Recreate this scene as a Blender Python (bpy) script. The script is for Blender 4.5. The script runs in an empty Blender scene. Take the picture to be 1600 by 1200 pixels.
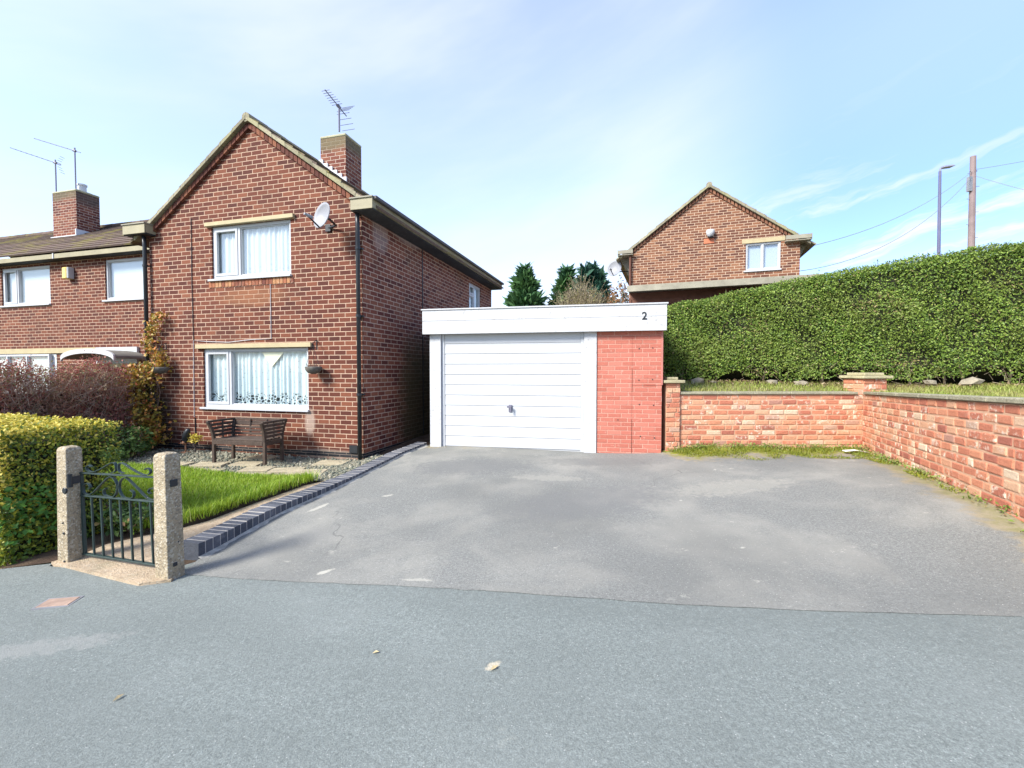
import bpy, bmesh, math, random
import numpy as np
from mathutils import Vector, Matrix
R = math.radians
random.seed(7); rng = np.random.default_rng(7)
scene = bpy.context.scene
C = scene.collection

# ------------------------------------------------------------------ camera
cam_d = bpy.data.cameras.new('camera'); cam = bpy.data.objects.new('camera', cam_d); C.objects.link(cam)
cam_d.sensor_width = 36; cam_d.lens = 36 * 693 / 1600; cam_d.clip_end = 2000; cam_d.clip_start = .05
cam.location = (0, 0, 1.6); cam.rotation_euler = (R(90 - 1.65), 0, 0)
scene.camera = cam

# ------------------------------------------------------------------ sun, sky, exposure
SUN_EL = 38.0
to_sun = Vector((-.80, -.60, 0)).normalized() * math.cos(R(SUN_EL)) + Vector((0, 0, math.sin(R(SUN_EL))))
sd = bpy.data.lights.new('sun', 'SUN'); sd.energy = 1.45; sd.angle = R(18.0); sd.color = (1, .965, .90)
so = bpy.data.objects.new('sun', sd); C.objects.link(so)
so.rotation_euler = (-to_sun).to_track_quat('-Z', 'Y').to_euler()
scene.view_settings.view_transform = 'Standard'; scene.view_settings.look = 'None'
scene.view_settings.exposure = 2.55; scene.view_settings.gamma = 1
world = bpy.data.worlds.new('World'); scene.world = world; world.use_nodes = True

class NT:
    """small helper for building node trees"""
    def __init__(s, tree): s.t = tree; s.n = tree.nodes; s.l = tree.links
    def new(s, typ, **kw):
        n = s.n.new(typ)
        for k, v in kw.items(): setattr(n, k, v)
        return n
    def set(s, sock, v):
        if isinstance(v, bpy.types.NodeSocket): s.l.new(v, sock)
        elif v is not None: sock.default_value = v
    def math(s, op, a, b=None, c=None, clamp=False):
        n = s.new('ShaderNodeMath', operation=op, use_clamp=clamp)
        for i, v in enumerate((a, b, c)):
            if v is not None: s.set(n.inputs[i], v)
        return n.outputs[0]
    def vmath(s, op, a, b=None):
        n = s.new('ShaderNodeVectorMath', operation=op)
        s.set(n.inputs[0], a)
        if b is not None:
            if op == 'SCALE': s.set(n.inputs['Scale'], b)
            else: s.set(n.inputs[1], b)
        return n.outputs[0]
    def noise(s, vec, scale, detail=4, rough=.55, out='Fac', dims='3D', dist=0):
        n = s.new('ShaderNodeTexNoise', noise_dimensions=dims)
        if vec is not None: s.l.new(vec, n.inputs['Vector'])
        n.inputs['Scale'].default_value = scale; n.inputs['Detail'].default_value = detail
        n.inputs['Roughness'].default_value = rough; n.inputs['Distortion'].default_value = dist
        return n.outputs[out]
    def ramp(s, fac, stops, interp='LINEAR'):
        n = s.new('ShaderNodeValToRGB'); s.set(n.inputs[0], fac)
        cr = n.color_ramp; cr.interpolation = interp
        while len(cr.elements) < len(stops): cr.elements.new(.5)
        for e, (p, c) in zip(cr.elements, stops):
            e.position = p; e.color = (*c, 1) if len(c) == 3 else c
        return n.outputs[0]
    def map(s, v, a, b, c=0, d=1, smooth=False):
        n = s.new('ShaderNodeMapRange', interpolation_type='SMOOTHSTEP' if smooth else 'LINEAR')
        for i, x in enumerate((v, a, b, c, d)): s.set(n.inputs[i], x)
        return n.outputs[0]
    def mix(s, f, a, b, mode='MIX'):
        n = s.new('ShaderNodeMix', data_type='RGBA', blend_type=mode)
        s.set(n.inputs[0], f)
        for sock, v in ((n.inputs[6], a), (n.inputs[7], b)):
            if isinstance(v, (tuple, list)) and len(v) == 3: v = (*v, 1)
            s.set(sock, v)
        return n.outputs[2]
    def sep(s, v):
        n = s.new('ShaderNodeSeparateXYZ'); s.l.new(v, n.inputs[0]); return n.outputs
    def comb(s, x=0, y=0, z=0):
        n = s.new('ShaderNodeCombineXYZ')
        for i, v in enumerate((x, y, z)): s.set(n.inputs[i], v)
        return n.outputs[0]
    def bump(s, h, strength=.5, dist=.01):
        n = s.new('ShaderNodeBump'); s.l.new(h, n.inputs['Height'])
        n.inputs['Strength'].default_value = strength; n.inputs['Distance'].default_value = dist
        return n.outputs[0]

# sky with thin cirrus
w = NT(world.node_tree); w.n.clear()
sky = w.new('ShaderNodeTexSky', sky_type='NISHITA', sun_disc=False)
sky.sun_elevation = R(SUN_EL); sky.sun_rotation = math.atan2(to_sun.x, to_sun.y); sky.air_density = 1.0; sky.dust_density = .1; sky.ozone_density = 1.0
tc = w.new('ShaderNodeTexCoord').outputs['Generated']
sx, sy, sz = w.sep(tc)
az = w.math('ARCTAN2', sx, sy); el = w.math('ARCSINE', sz)
tilt = w.math('SUBTRACT', el, w.math('MULTIPLY', az, .26))               # wisps climb towards the right
wob = w.math('MULTIPLY', w.math('SUBTRACT', w.noise(w.comb(az, el, 4.0), 5.0, 4, .6), .5), .07)
stre = w.noise(w.comb(w.math('MULTIPLY', az, 2.6), w.math('MULTIPLY', w.math('ADD', tilt, wob), 19.0), 2.2), 1.0, 7, .62)
soft = w.noise(w.comb(w.math('MULTIPLY', az, 1.3), w.math('MULTIPLY', tilt, 4.5), 7.7), 1.0, 5, .55)
m1 = w.map(stre, .47, .66, 0, .95, True)
right = w.math('MULTIPLY', w.map(az, .20, .62, 0, 1, True), w.map(el, .20, .42, 1, .06, True))
m1 = w.math('MULTIPLY', m1, w.math('ADD', right, .05))
m2 = w.map(soft, .30, .70, .22, .60, True)
m2 = w.math('MULTIPLY', m2, w.map(az, .25, .6, 1, .12, True))
hor = w.map(w.math('ADD', el, w.math('MULTIPLY', w.math('SUBTRACT', soft, .5), .20)), .02, .27, .68, 0, True)
mask = w.math('MAXIMUM', w.math('MAXIMUM', m1, m2), hor, clamp=True)
bg1 = w.new('ShaderNodeBackground'); bg2 = w.new('ShaderNodeBackground')
clear = w.math('MULTIPLY', w.map(az, .15, .65, 0, 1, True), w.map(el, .22, .62, 1, 0, True))      # clean blue gap low on the right
tint = w.mix(1.0, sky.outputs[0], w.mix(clear, w.mix(w.map(el, .08, .62, 0, 1, True), (.70, .70, .80), (1.0, .89, .92)), (.43, .49, .66)), 'MULTIPLY')
w.l.new(tint, bg1.inputs[0]); bg1.inputs[1].default_value = .080
bg2.inputs[0].default_value = (.94, .98, 1.0, 1); bg2.inputs[1].default_value = .20
ms = w.new('ShaderNodeMixShader'); w.l.new(mask, ms.inputs[0]); w.l.new(bg1.outputs[0], ms.inputs[1]); w.l.new(bg2.outputs[0], ms.inputs[2])
wo = w.new('ShaderNodeOutputWorld'); w.l.new(ms.outputs[0], wo.inputs[0])

# ------------------------------------------------------------------ materials
def mat(name):
    m = bpy.data.materials.new(name); m.use_nodes = True
    t = NT(m.node_tree); b = t.n['Principled BSDF']
    t.b = b; t.m = m; t.out = t.n['Material Output']
    return t
def setp(t, color=None, rough=None, metal=None, spec=None, normal=None):
    b = t.b
    if color is not None:
        if isinstance(color, (tuple, list)): b.inputs['Base Color'].default_value = (*color[:3], 1)
        else: t.l.new(color, b.inputs['Base Color'])
    if rough is not None: t.set(b.inputs['Roughness'], rough)
    if metal is not None: t.set(b.inputs['Metallic'], metal)
    if spec is not None: t.set(b.inputs['Specular IOR Level'], spec)
    if normal is not None: t.l.new(normal, b.inputs['Normal'])
    return t.m
def objco(t): return t.new('ShaderNodeTexCoord').outputs['Object']
def geopos(t): return t.new('ShaderNodeNewGeometry').outputs['Position']
def island(t): return t.new('ShaderNodeNewGeometry').outputs['Random Per Island']

def worn(name, col, var=.15, rough=.6, scale=6, bump=0, dirt=None, dirt_amt=.3, metal=0, spec=.4):
    """plain coloured surface with uneven tone and dirt"""
    t = mat(name); o = objco(t)
    n = t.noise(o, scale, 6, .6); n2 = t.noise(o, scale * 7, 5, .6)
    c = t.mix(t.map(n, .3, .7), tuple(x * (1 - var) for x in col), tuple(min(1, x * (1 + var)) for x in col))
    if dirt: c = t.mix(t.map(n2, .56, .72, 0, dirt_amt), c, dirt)
    nm = t.bump(n2, .5, bump) if bump else None
    return setp(t, c, rough, metal, spec, nm)

def brick_mat(name, L, H, joint, stops, mortar, rough=.85, stain=None, stain_amt=0, wob=.006, lime=0, algae=None, mvar=.25, patches=()):
    t = mat(name)
    uv = t.new('ShaderNodeUVMap').outputs[0]
    wn = t.new('ShaderNodeTexNoise'); t.l.new(uv, wn.inputs['Vector']); wn.inputs['Scale'].default_value = 9; wn.inputs['Detail'].default_value = 3
    wv = t.vmath('SCALE', t.vmath('SUBTRACT', wn.outputs['Color'], (.5, .5, .5)), wob * 2)
    u, v, _ = t.sep(t.vmath('ADD', uv, wv))
    v = t.math('DIVIDE', v, H); row = t.math('FLOOR', v)
    jit = t.new('ShaderNodeTexWhiteNoise', noise_dimensions='1D'); t.l.new(row, jit.inputs['W'])
    half = t.math('MULTIPLY', t.math('MODULO', t.math('ABSOLUTE', row), 2.0), .5)
    uu = t.math('ADD', t.math('ADD', t.math('DIVIDE', u, L), half), t.math('MULTIPLY', jit.outputs['Value'], .16))
    col = t.math('FLOOR', uu)
    fu, fv = t.math('FRACT', uu), t.math('FRACT', v)
    du = t.math('MULTIPLY', t.math('MINIMUM', fu, t.math('SUBTRACT', 1.0, fu)), L)
    dv = t.math('MULTIPLY', t.math('MINIMUM', fv, t.math('SUBTRACT', 1.0, fv)), H)
    d = t.math('MINIMUM', du, dv)
    fine = t.noise(uv, 60, 5, .65)
    d = t.math('ADD', d, t.math('MULTIPLY', t.math('SUBTRACT', fine, .5), .005))
    m = t.map(d, joint * .5 - .0015, joint * .5 + .0025, 0, 1, True)      # 1 on the brick
    rn = t.new('ShaderNodeTexWhiteNoise', noise_dimensions='3D'); t.l.new(t.comb(col, row, 1.7), rn.inputs['Vector'])
    big = t.noise(uv, .55, 3, .5)
    pick = t.math('ADD', t.math('MULTIPLY', rn.outputs['Value'], .86), t.math('MULTIPLY', big, .28))
    bc = t.ramp(t.math('SUBTRACT', pick, .07), stops)
    inn = t.noise(uv, 35, 5, .7)
    bc = t.mix(t.map(inn, .3, .75, 0, .45), bc, t.mix(1.0, bc, (.55, .5, .5), 'MULTIPLY'))
    if lime: bc = t.mix(t.map(t.noise(uv, 11, 5, .7), .60, .74, 0, lime), bc, (.62, .5, .42))
    mc = t.mix(t.map(t.noise(uv, 3, 5, .65), .35, .7, 0, 1), mortar, tuple(x * (1 - mvar) for x in mortar))
    c = t.mix(m, mc, bc)
    if stain: c = t.mix(t.map(t.noise(uv, .8, 6, .62), .5, .75, 0, stain_amt, True), c, stain)
    for (a0, z0, ra, rz, acol, amt) in ([algae] if algae else []) + list(patches):   # damp growth, lime bloom, soot: given in wall metres
        us, vs, _ = t.sep(uv)
        q = t.math('ADD', t.math('POWER', t.math('DIVIDE', t.math('SUBTRACT', us, a0), ra), 2.0), t.math('POWER', t.math('DIVIDE', t.math('SUBTRACT', vs, z0), rz), 2.0))
        q = t.math('ADD', q, t.math('MULTIPLY', t.math('SUBTRACT', t.noise(uv, 1.6, 6, .65), .5), 1.4))
        c = t.mix(t.map(q, .2, 1.1, amt, 0, True), c, acol)
    hgt = t.math('ADD', t.math('MULTIPLY', m, 1.0), t.math('MULTIPLY', inn, .35))
    return setp(t, c, rough, 0, .25, t.bump(hgt, .9, .008))

RED = [(0, (.064, .020, .015)), (.12, (.084, .025, .017)), (.35, (.114, .033, .020)), (.6, (.138, .042, .024)), (.8, (.168, .055, .030)), (.93, (.20, .068, .036)), (1, (.26, .11, .06))]
SIDE = [(0, (.085, .027, .022)), (.3, (.14, .042, .029)), (.6, (.185, .060, .038)), (.85, (.23, .085, .050)), (1, (.25, .12, .07))]
TAN = [(0, (.095, .038, .028)), (.4, (.155, .064, .038)), (.75, (.215, .092, .05)), (1, (.29, .14, .075))]
M = {}
M['brick'] = brick_mat('red brick', .230, .082, .0125, RED, (.50, .345, .245), wob=.003, stain=(.10, .055, .035), stain_amt=.28, patches=[(-1.12, .68, .13, .28, (.45, .36, .29), .55), (-.75, .12, 1.1, .10, (.40, .33, .26), .55), (-2.4, 3.0, .9, .22, (.33, .15, .07), .4), (-4.7, .5, .5, .9, (.06, .045, .03), .5)])
M['brick_side'] = brick_mat('weathered brick', .230, .082, .013, SIDE, (.50, .36, .27), wob=.003, algae=(2.3, .9, 1.3, 1.7, (.075, .07, .03), .8), stain=(.12, .085, .05), stain_amt=.35, patches=[(.55, 4.15, .30, .45, (.36, .30, .28), .45), (1.6, 4.3, .7, .12, (.35, .30, .28), .45)])
M['brick_far'] = brick_mat('tan brick', .240, .082, .0145, TAN, (.55, .40, .28), wob=.003)
M['brick_stack'] = brick_mat('chimney brick', .237, .082, .013, SIDE, (.50, .38, .30), wob=.004, stain=(.17, .15, .08), stain_amt=.45, patches=[(-2.0, 6.82, 3.0, .34, (.15, .135, .075), .75), (2.1, 6.82, 1.5, .34, (.15, .135, .075), .75), (-13.2, 7.38, 3.0, .30, (.12, .11, .065), .7), (3.7, 7.38, .9, .5, (.07, .065, .055), .7)])
M['brick_edge'] = brick_mat('verge brick', .30, .5, .010, SIDE, (.36, .25, .19), wob=.003)
M['brick_pier'] = brick_mat('painted brick', .225, .0735, .009, [(0, (.40, .125, .085)), (.5, (.46, .150, .105)), (1, (.52, .19, .135))], (.62, .32, .24), wob=.003, lime=.55, stain=(.30, .10, .075), stain_amt=.35)
M['black_brick'] = brick_mat('black engineering brick', .237, .13, .010, [(0, (.012, .013, .016)), (1, (.03, .032, .036))], (.2, .16, .13), rough=.5)
M['white'] = worn('white plastic', (.46, .47, .48), .03, .35, 4)
M['white_paint'] = worn('white paint', (.475, .48, .485), .05, .55, 3, .001, (.20, .18, .15), .55)
M['black'] = worn('black plastic', (.02, .023, .026), .2, .4, 5)
M['fascia'] = worn('stone painted fascia', (.30, .265, .165), .15, .6, 3, .001, (.15, .13, .08), .35)
M['fascia_grey'] = worn('weathered fascia', (.26, .24, .18), .2, .7, 3, .001, (.1, .09, .06), .4)
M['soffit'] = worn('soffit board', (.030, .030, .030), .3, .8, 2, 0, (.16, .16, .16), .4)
M['lintel'] = worn('stone lintel', (.40, .33, .19), .1, .7, 5, .001, (.3, .24, .12), .3)
M['metal'] = worn('aluminium', (.16, .155, .20), .1, .55, 8, 0, metal=.2)
M['dark_metal'] = worn('galvanised steel', (.30, .30, .31), .1, .5, 8, metal=.4)
M['dish'] = worn('grey enamel', (.25, .255, .275), .06, .5, 4)
M['wood_pole'] = worn('pole timber', (.22, .165, .16), .15, .8, 4)
M['yellow_box'] = worn('alarm plastic', (.72, .52, .16), .05, .4, 5)
M['verge'] = worn('mortar verge', (.36, .34, .22), .2, .85, 9, .003, (.16, .15, .09), .4)
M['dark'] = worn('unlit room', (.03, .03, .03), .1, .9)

def tile_mat(name, col, moss, moss_amt):
    t = mat(name); o = objco(t); isl = island(t)
    c = t.mix(isl, tuple(x * .7 for x in col), tuple(x * 1.3 for x in col))
    n = t.noise(o, 1.2, 6, .62); n2 = t.noise(o, 22, 5, .7)
    c = t.mix(t.map(n2, .45, .75, 0, .6), c, (.09, .085, .07))
    c = t.mix(t.map(n, .49, .64, 0, moss_amt, True), c, moss)
    x, y, z = t.sep(o)
    fx = t.math('FRACT', t.math('DIVIDE', x, .29))
    c = t.mix(t.map(t.math('MINIMUM', fx, t.math('SUBTRACT', 1.0, fx)), .0, .035, .55, 0), c, (.02, .02, .02))
    return setp(t, c, .9, 0, .2, t.bump(n2, .7, .01))
M['tile'] = tile_mat('concrete roof tile', (.135, .095, .078), (.22, .19, .06), .75)
M['tile_verge'] = tile_mat('pale roof tile', (.27, .24, .165), (.30, .29, .14), .5)

def tarmac(name, base, spot, patch, amt, stain, stain_amt, sc=1.0, crisp=1.0, marks=(), band=0):
    t = mat(name); p = geopos(t)
    fine = t.noise(p, 130 * sc, 3, .8); mid = t.noise(p, 28, 5, .7); big = t.noise(p, .85, 6, .6, dist=.3); big2 = t.noise(p, .33, 4, .55)
    c = t.mix(t.map(fine, .35, .68), tuple(x * .62 for x in base), tuple(x * 1.38 for x in base))
    gr = t.noise(p, 55, 4, .75)
    c = t.mix(t.map(gr, .38, .62), t.mix(1.0, c, (.74, .74, .74), 'MULTIPLY'), t.mix(1.0, c, (1.2, 1.2, 1.2), 'MULTIPLY'))
    c = t.mix(t.map(mid, .35, .7, 0, .45), c, tuple(x * .74 for x in base))
    c = t.mix(t.map(big, .42, .68, 0, amt, True), c, patch)
    c = t.mix(t.map(big2, .42, .62, 0, amt * .8, True), c, tuple(x * .62 for x in base))
    vo = t.new('ShaderNodeTexVoronoi'); t.l.new(p, vo.inputs['Vector']); vo.inputs['Scale'].default_value = 62
    sp = t.math('MULTIPLY', t.map(vo.outputs['Distance'], .12, .24, 1, 0), t.map(t.sep(vo.outputs['Color'])[0], .80, .86, 0, 1))
    c = t.mix(t.math('MULTIPLY', sp, .65), c, spot)
    st = t.noise(p, 5.5, 6, .72); st2 = t.noise(p, .8, 3, .5)
    c = t.mix(t.math('MULTIPLY', t.map(st, .63, .70, 0, stain_amt), t.map(st2, .45, .62)), c, stain)
    x, y, z = t.sep(p); rag = t.noise(p, 14, 6, .7)
    if band:                                                             # worn tracks and grime running along the street
        along_ = t.math('ADD', t.math('MULTIPLY', x, .9655), t.math('MULTIPLY', y, -.2605)); across = t.math('ADD', t.math('MULTIPLY', x, .2605), t.math('MULTIPLY', y, .9655))
        bn = t.noise(t.comb(t.math('MULTIPLY', along_, .22), t.math('MULTIPLY', across, 1.5), 0), 1.0, 5, .6)
        c = t.mix(t.map(bn, .35, .65, band, 0, True), c, tuple(q * .66 for q in base))
        edge = t.map(t.math('ADD', across, t.math('MULTIPLY', rag, .5)), 2.7, 3.1, 0, .28, True)
        c = t.mix(t.math('MULTIPLY', edge, t.map(mid, .4, .6)), c, tuple(q * .55 for q in base))
    for (mx_, my_, ra, rb, ang, mcol, amt) in marks:
        ca_, sa_ = math.cos(R(ang)), math.sin(R(ang)); dx_, dy_ = t.math('SUBTRACT', x, mx_), t.math('SUBTRACT', y, my_)
        a_ = t.math('DIVIDE', t.math('ADD', t.math('MULTIPLY', dx_, ca_), t.math('MULTIPLY', dy_, sa_)), ra); b_ = t.math('DIVIDE', t.math('SUBTRACT', t.math('MULTIPLY', dy_, ca_), t.math('MULTIPLY', dx_, sa_)), rb)
        q_ = t.math('ADD', t.math('ADD', t.math('MULTIPLY', a_, a_), t.math('MULTIPLY', b_, b_)), t.math('MULTIPLY', t.math('SUBTRACT', rag, .5), 5.0))
        c = t.mix(t.map(q_, .5, 1.2, amt, 0), c, mcol)
    cr = t.new('ShaderNodeTexVoronoi', feature='DISTANCE_TO_EDGE'); t.l.new(t.vmath('ADD', p, t.vmath('SCALE', t.new('ShaderNodeTexNoise').outputs['Color'], .0)), cr.inputs['Vector']); cr.inputs['Scale'].default_value = .45
    wv = t.new('ShaderNodeTexNoise'); t.l.new(p, wv.inputs['Vector']); wv.inputs['Scale'].default_value = 3.0; wv.inputs['Detail'].default_value = 6
    t.l.new(t.vmath('ADD', p, t.vmath('SCALE', wv.outputs['Color'], .35)), cr.inputs['Vector'])
    ck = t.math('MULTIPLY', t.map(cr.outputs['Distance'], .0015, .004, 1, 0), t.map(t.noise(p, .6, 3, .5), .52, .62, 0, .5))
    c = t.mix(ck, c, tuple(q * .35 for q in base))
    return setp(t, c, .88, 0, .25, t.bump(t.math('ADD', fine, t.math('MULTIPLY', mid, .6)), .8 * crisp, .006))
def mossy(m):
    """moss and washed soil lying along the foot of the two garden walls"""
    t = NT(m.node_tree); b = t.n['Principled BSDF']; src = b.inputs['Base Color'].links[0].from_socket
    p = geopos(t); x, y, z = t.sep(p)
    d1 = t.math('ADD', t.math('SUBTRACT', 7.47, y), t.math('MULTIPLY', t.map(x, 2.2, 2.7, 1.5, 0), 1.0))
    ax, ay = 3.42 - 5.95, 2.06 - 7.5; l_ = math.hypot(ax, ay); nx, ny = ay / l_, -ax / l_
    d2 = t.math('ADD', t.math('MULTIPLY', t.math('SUBTRACT', x, 5.95), nx), t.math('MULTIPLY', t.math('SUBTRACT', y, 7.5), ny))
    d2 = t.math('ADD', t.math('MULTIPLY', d2, 2.7), .12)
    d = t.math('MINIMUM', d1, d2); n = t.noise(p, 2.6, 6, .65); n2 = t.noise(p, 9, 5, .7)
    dd = t.math('ADD', d, t.math('ADD', t.math('MULTIPLY', t.math('SUBTRACT', n, .5), 1.5), t.math('MULTIPLY', t.math('SUBTRACT', n2, .5), 1.0)))
    dirt = t.map(dd, .60, 1.0, .85, 0, True); green = t.math('MULTIPLY', t.math('MULTIPLY', t.map(dd, .50, .70, .95, 0, True), t.map(n2, .40, .52, .25, 1)), t.map(t.math('SUBTRACT', d2, d1), -.3, .3, .35, 1))
    c = t.mix(dirt, src, t.mix(t.map(n2, .4, .6), (.30, .25, .165), (.22, .19, .12)))
    c = t.mix(green, c, t.mix(n, (.13, .14, .015), (.27, .27, .03)))
    t.l.new(c, b.inputs['Base Color'])
M['pavement'] = tarmac('tarmac pavement', (.208, .230, .214), (.50, .50, .47), (.245, .262, .245), .35, (.40, .40, .34), .25, band=.32, marks=[(-.10, 2.25, .05, .025, 40, (.50, .44, .33), .8), (-2.9, 2.6, .5, .10, 10, (.27, .27, .25), .5)])
PALE = (.56, .53, .44)
MARKS = [(-1.47, 3.46, .07, .03, 40, PALE, .6), (-2.2, 5.0, .15, .04, 65, PALE, .5), (-1.5, 5.3, .07, .035, 20, PALE, .45), (.5, 5.9, .5, .15, -10, (.30, .29, .25), .6), (-.6, 6.6, .9, .5, 0, (.15, .15, .145), .55), (.9, 4.9, 1.0, .5, 20, (.155, .155, .15), .5), (-.7, 3.25, .10, .02, -8, PALE, .35), (1.3, 6.9, .9, .3, 0, (.16, .16, .15), .5), (2.6, 5.2, .8, .3, 10, (.36, .34, .285), .4)]
M['driveway'] = tarmac('old driveway tarmac', (.222, .223, .204), (.54, .52, .47), (.315, .302, .262), .7, (.52, .50, .42), .75, marks=MARKS)

mossy(M['driveway'])
def concrete(name, col, agg=.5):
    t = mat(name); o = objco(t)
    n = t.noise(o, 5, 6, .6); f = t.noise(o, 90, 4, .7)
    vo = t.new('ShaderNodeTexVoronoi'); t.l.new(o, vo.inputs['Vector']); vo.inputs['Scale'].default_value = 75
    c = t.mix(t.map(n, .3, .7), tuple(x * .72 for x in col), tuple(x * 1.15 for x in col))
    r = t.sep(vo.outputs['Color'])[0]
    c = t.mix(t.math('MULTIPLY', t.map(r, .72, .85), agg), c, (.55, .50, .40))
    c = t.mix(t.math('MULTIPLY', t.map(r, .12, .22, 1, 0), agg), c, (.13, .11, .085))
    c = t.mix(t.map(t.noise(o, 3, 6, .7), .55, .72, 0, .45), c, (.20, .19, .11))
    return setp(t, c, .9, 0, .2, t.bump(t.math('ADD', f, vo.outputs['Distance']), .9, .006))
M['post'] = concrete('exposed aggregate concrete', (.35, .285, .19), .5)
M['concrete'] = concrete('path concrete', (.42, .32, .215), .3)
M['coping'] = concrete('concrete coping', (.30, .28, .19), .25)
M['capstone'] = concrete('pale capstone', (.44, .39, .23), .15)
M['mortar'] = worn('lime mortar', (.50, .30, .19), .15, .9, 8, .006, (.34, .22, .15), .5)
def bricks3d(name, stops, patch, amt):
    t = mat(name); o = objco(t); r = island(t)
    c = t.ramp(r, stops); n = t.noise(o, 14, 6, .7); n2 = t.noise(o, 55, 5, .7)
    c = t.mix(t.map(n2, .35, .7, 0, .5), c, t.mix(1.0, c, (.62, .55, .5), 'MULTIPLY'))
    w1 = t.new('ShaderNodeTexWhiteNoise', noise_dimensions='1D'); t.l.new(r, w1.inputs['W'])
    k = t.math('MULTIPLY', t.map(n, .50, .62, 0, 1, True), t.map(w1.outputs[0], .45, .8, .0, amt))
    c = t.mix(k, c, patch)
    return setp(t, c, .9, 0, .2, t.bump(t.math('ADD', n, n2), .9, .010))
M['old_brick'] = bricks3d('reclaimed brick', [(0, (.36, .13, .09)), (.10, (.47, .17, .105)), (.4, (.56, .225, .13)), (.68, (.60, .28, .165)), (.84, (.61, .37, .23)), (.94, (.66, .52, .37)), (1, (.40, .19, .14))], (.66, .54, .42), .95)
M['blue_brick'] = bricks3d('blue engineering brick', [(0, (.062, .070, .086)), (.5, (.095, .104, .124)), (1, (.145, .152, .17))], (.3, .3, .32), .25)

def leaf_mat(name, stops, noise_stops=None, amt=0, nscale=2.0, trans=.25, rough=.5):
    t = mat(name); o = objco(t)
    c = t.ramp(island(t), stops)
    if noise_stops is not None: c = t.mix(t.map(t.noise(o, nscale, 4, .6), .42, .66, 0, amt, True), c, noise_stops)
    setp(t, c, rough, 0, .35)
    tr = t.new('ShaderNodeBsdfTranslucent'); t.l.new(c, tr.inputs[0])
    mx = t.new('ShaderNodeMixShader'); mx.inputs[0].default_value = trans
    t.l.new(t.b.outputs[0], mx.inputs[1]); t.l.new(tr.outputs[0], mx.inputs[2]); t.l.new(mx.outputs[0], t.out.inputs[0])
    return t.m
M['hedge_leaf'] = leaf_mat('laurel hedge leaf', [(0, (.055, .105, .018)), (.35, (.12, .20, .028)), (.7, (.19, .285, .04)), (.93, (.27, .36, .06)), (1, (.32, .28, .11))], (.20, .235, .05), .45, 1.3)
M['privet_low'] = leaf_mat('privet leaf', [(0, (.045, .075, .010)), (.35, (.11, .15, .016)), (.7, (.27, .30, .025)), (1, (.50, .46, .05))], (.08, .17, .02), .6, 2.6)
M['privet_gold'] = leaf_mat('golden privet leaf', [(0, (.38, .32, .03)), (.5, (.62, .50, .07)), (1, (.78, .64, .16))], (.45, .43, .05), .5, 3)
M['brown_leaf'] = leaf_mat('withered russet leaf', [(0, (.21, .07, .062)), (.4, (.36, .115, .095)), (.75, (.46, .16, .12)), (.94, (.42, .27, .14)), (1, (.25, .27, .09))], (.30, .20, .12), .6, 1.6)
M['twig'] = worn('twig bark', (.15, .10, .075), .3, .9, 12)
M['pale_twig'] = worn('pale twig bark', (.32, .26, .17), .2, .9, 12)
M['autumn_leaf'] = leaf_mat('autumn creeper leaf', [(0, (.10, .09, .015)), (.25, (.30, .22, .03)), (.6, (.48, .27, .04)), (.85, (.50, .17, .04)), (1, (.40, .10, .06))], (.26, .23, .03), .5, 4)
M['shrub_leaf'] = leaf_mat('shrub leaf', [(0, (.035, .075, .018)), (.6, (.10, .18, .04)), (.9, (.18, .27, .06)), (1, (.36, .2, .1))])
M['conifer'] = leaf_mat('conifer spray', [(0, (.018, .065, .034)), (.6, (.045, .125, .055)), (1, (.09, .19, .07))], (.10, .19, .035), .6, .35, .1, .7)
M['conifer_dark'] = leaf_mat('dark conifer spray', [(0, (.014, .055, .042)), (.6, (.032, .095, .062)), (1, (.06, .14, .08))], None, 0, 1, .1, .7)
M['willow'] = leaf_mat('olive shrub leaf', [(0, (.16, .15, .06)), (1, (.30, .27, .12))])
M['pinkish_leaf'] = leaf_mat('thin autumn leaf', [(0, (.20, .085, .04)), (1, (.32, .17, .06))])
M['grass'] = leaf_mat('grass blade', [(0, (.15, .26, .018)), (.5, (.27, .42, .03)), (.92, (.38, .50, .045)), (1, (.48, .42, .16))], (.33, .43, .035), .5, 1.3, .35)
M['dull_grass'] = leaf_mat('rough grass blade', [(0, (.15, .21, .03)), (.5, (.28, .35, .055)), (.85, (.37, .40, .10)), (1, (.45, .38, .2))], (.34, .30, .11), .6, 1.2, .3)
M['moss_blade'] = leaf_mat('mossy grass blade', [(0, (.10, .13, .01)), (.5, (.2, .23, .02)), (1, (.32, .30, .04))], (.16, .21, .025), .5, 1.8, .3)
M['bark'] = worn('bark', (.20, .155, .10), .3, .9, 14, .01)
M['hedge_inside'] = worn('shade dark twigs', (.030, .034, .016), .4, 1, 9, .03)  # near black colour holds the dimness deep among the twigs

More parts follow.
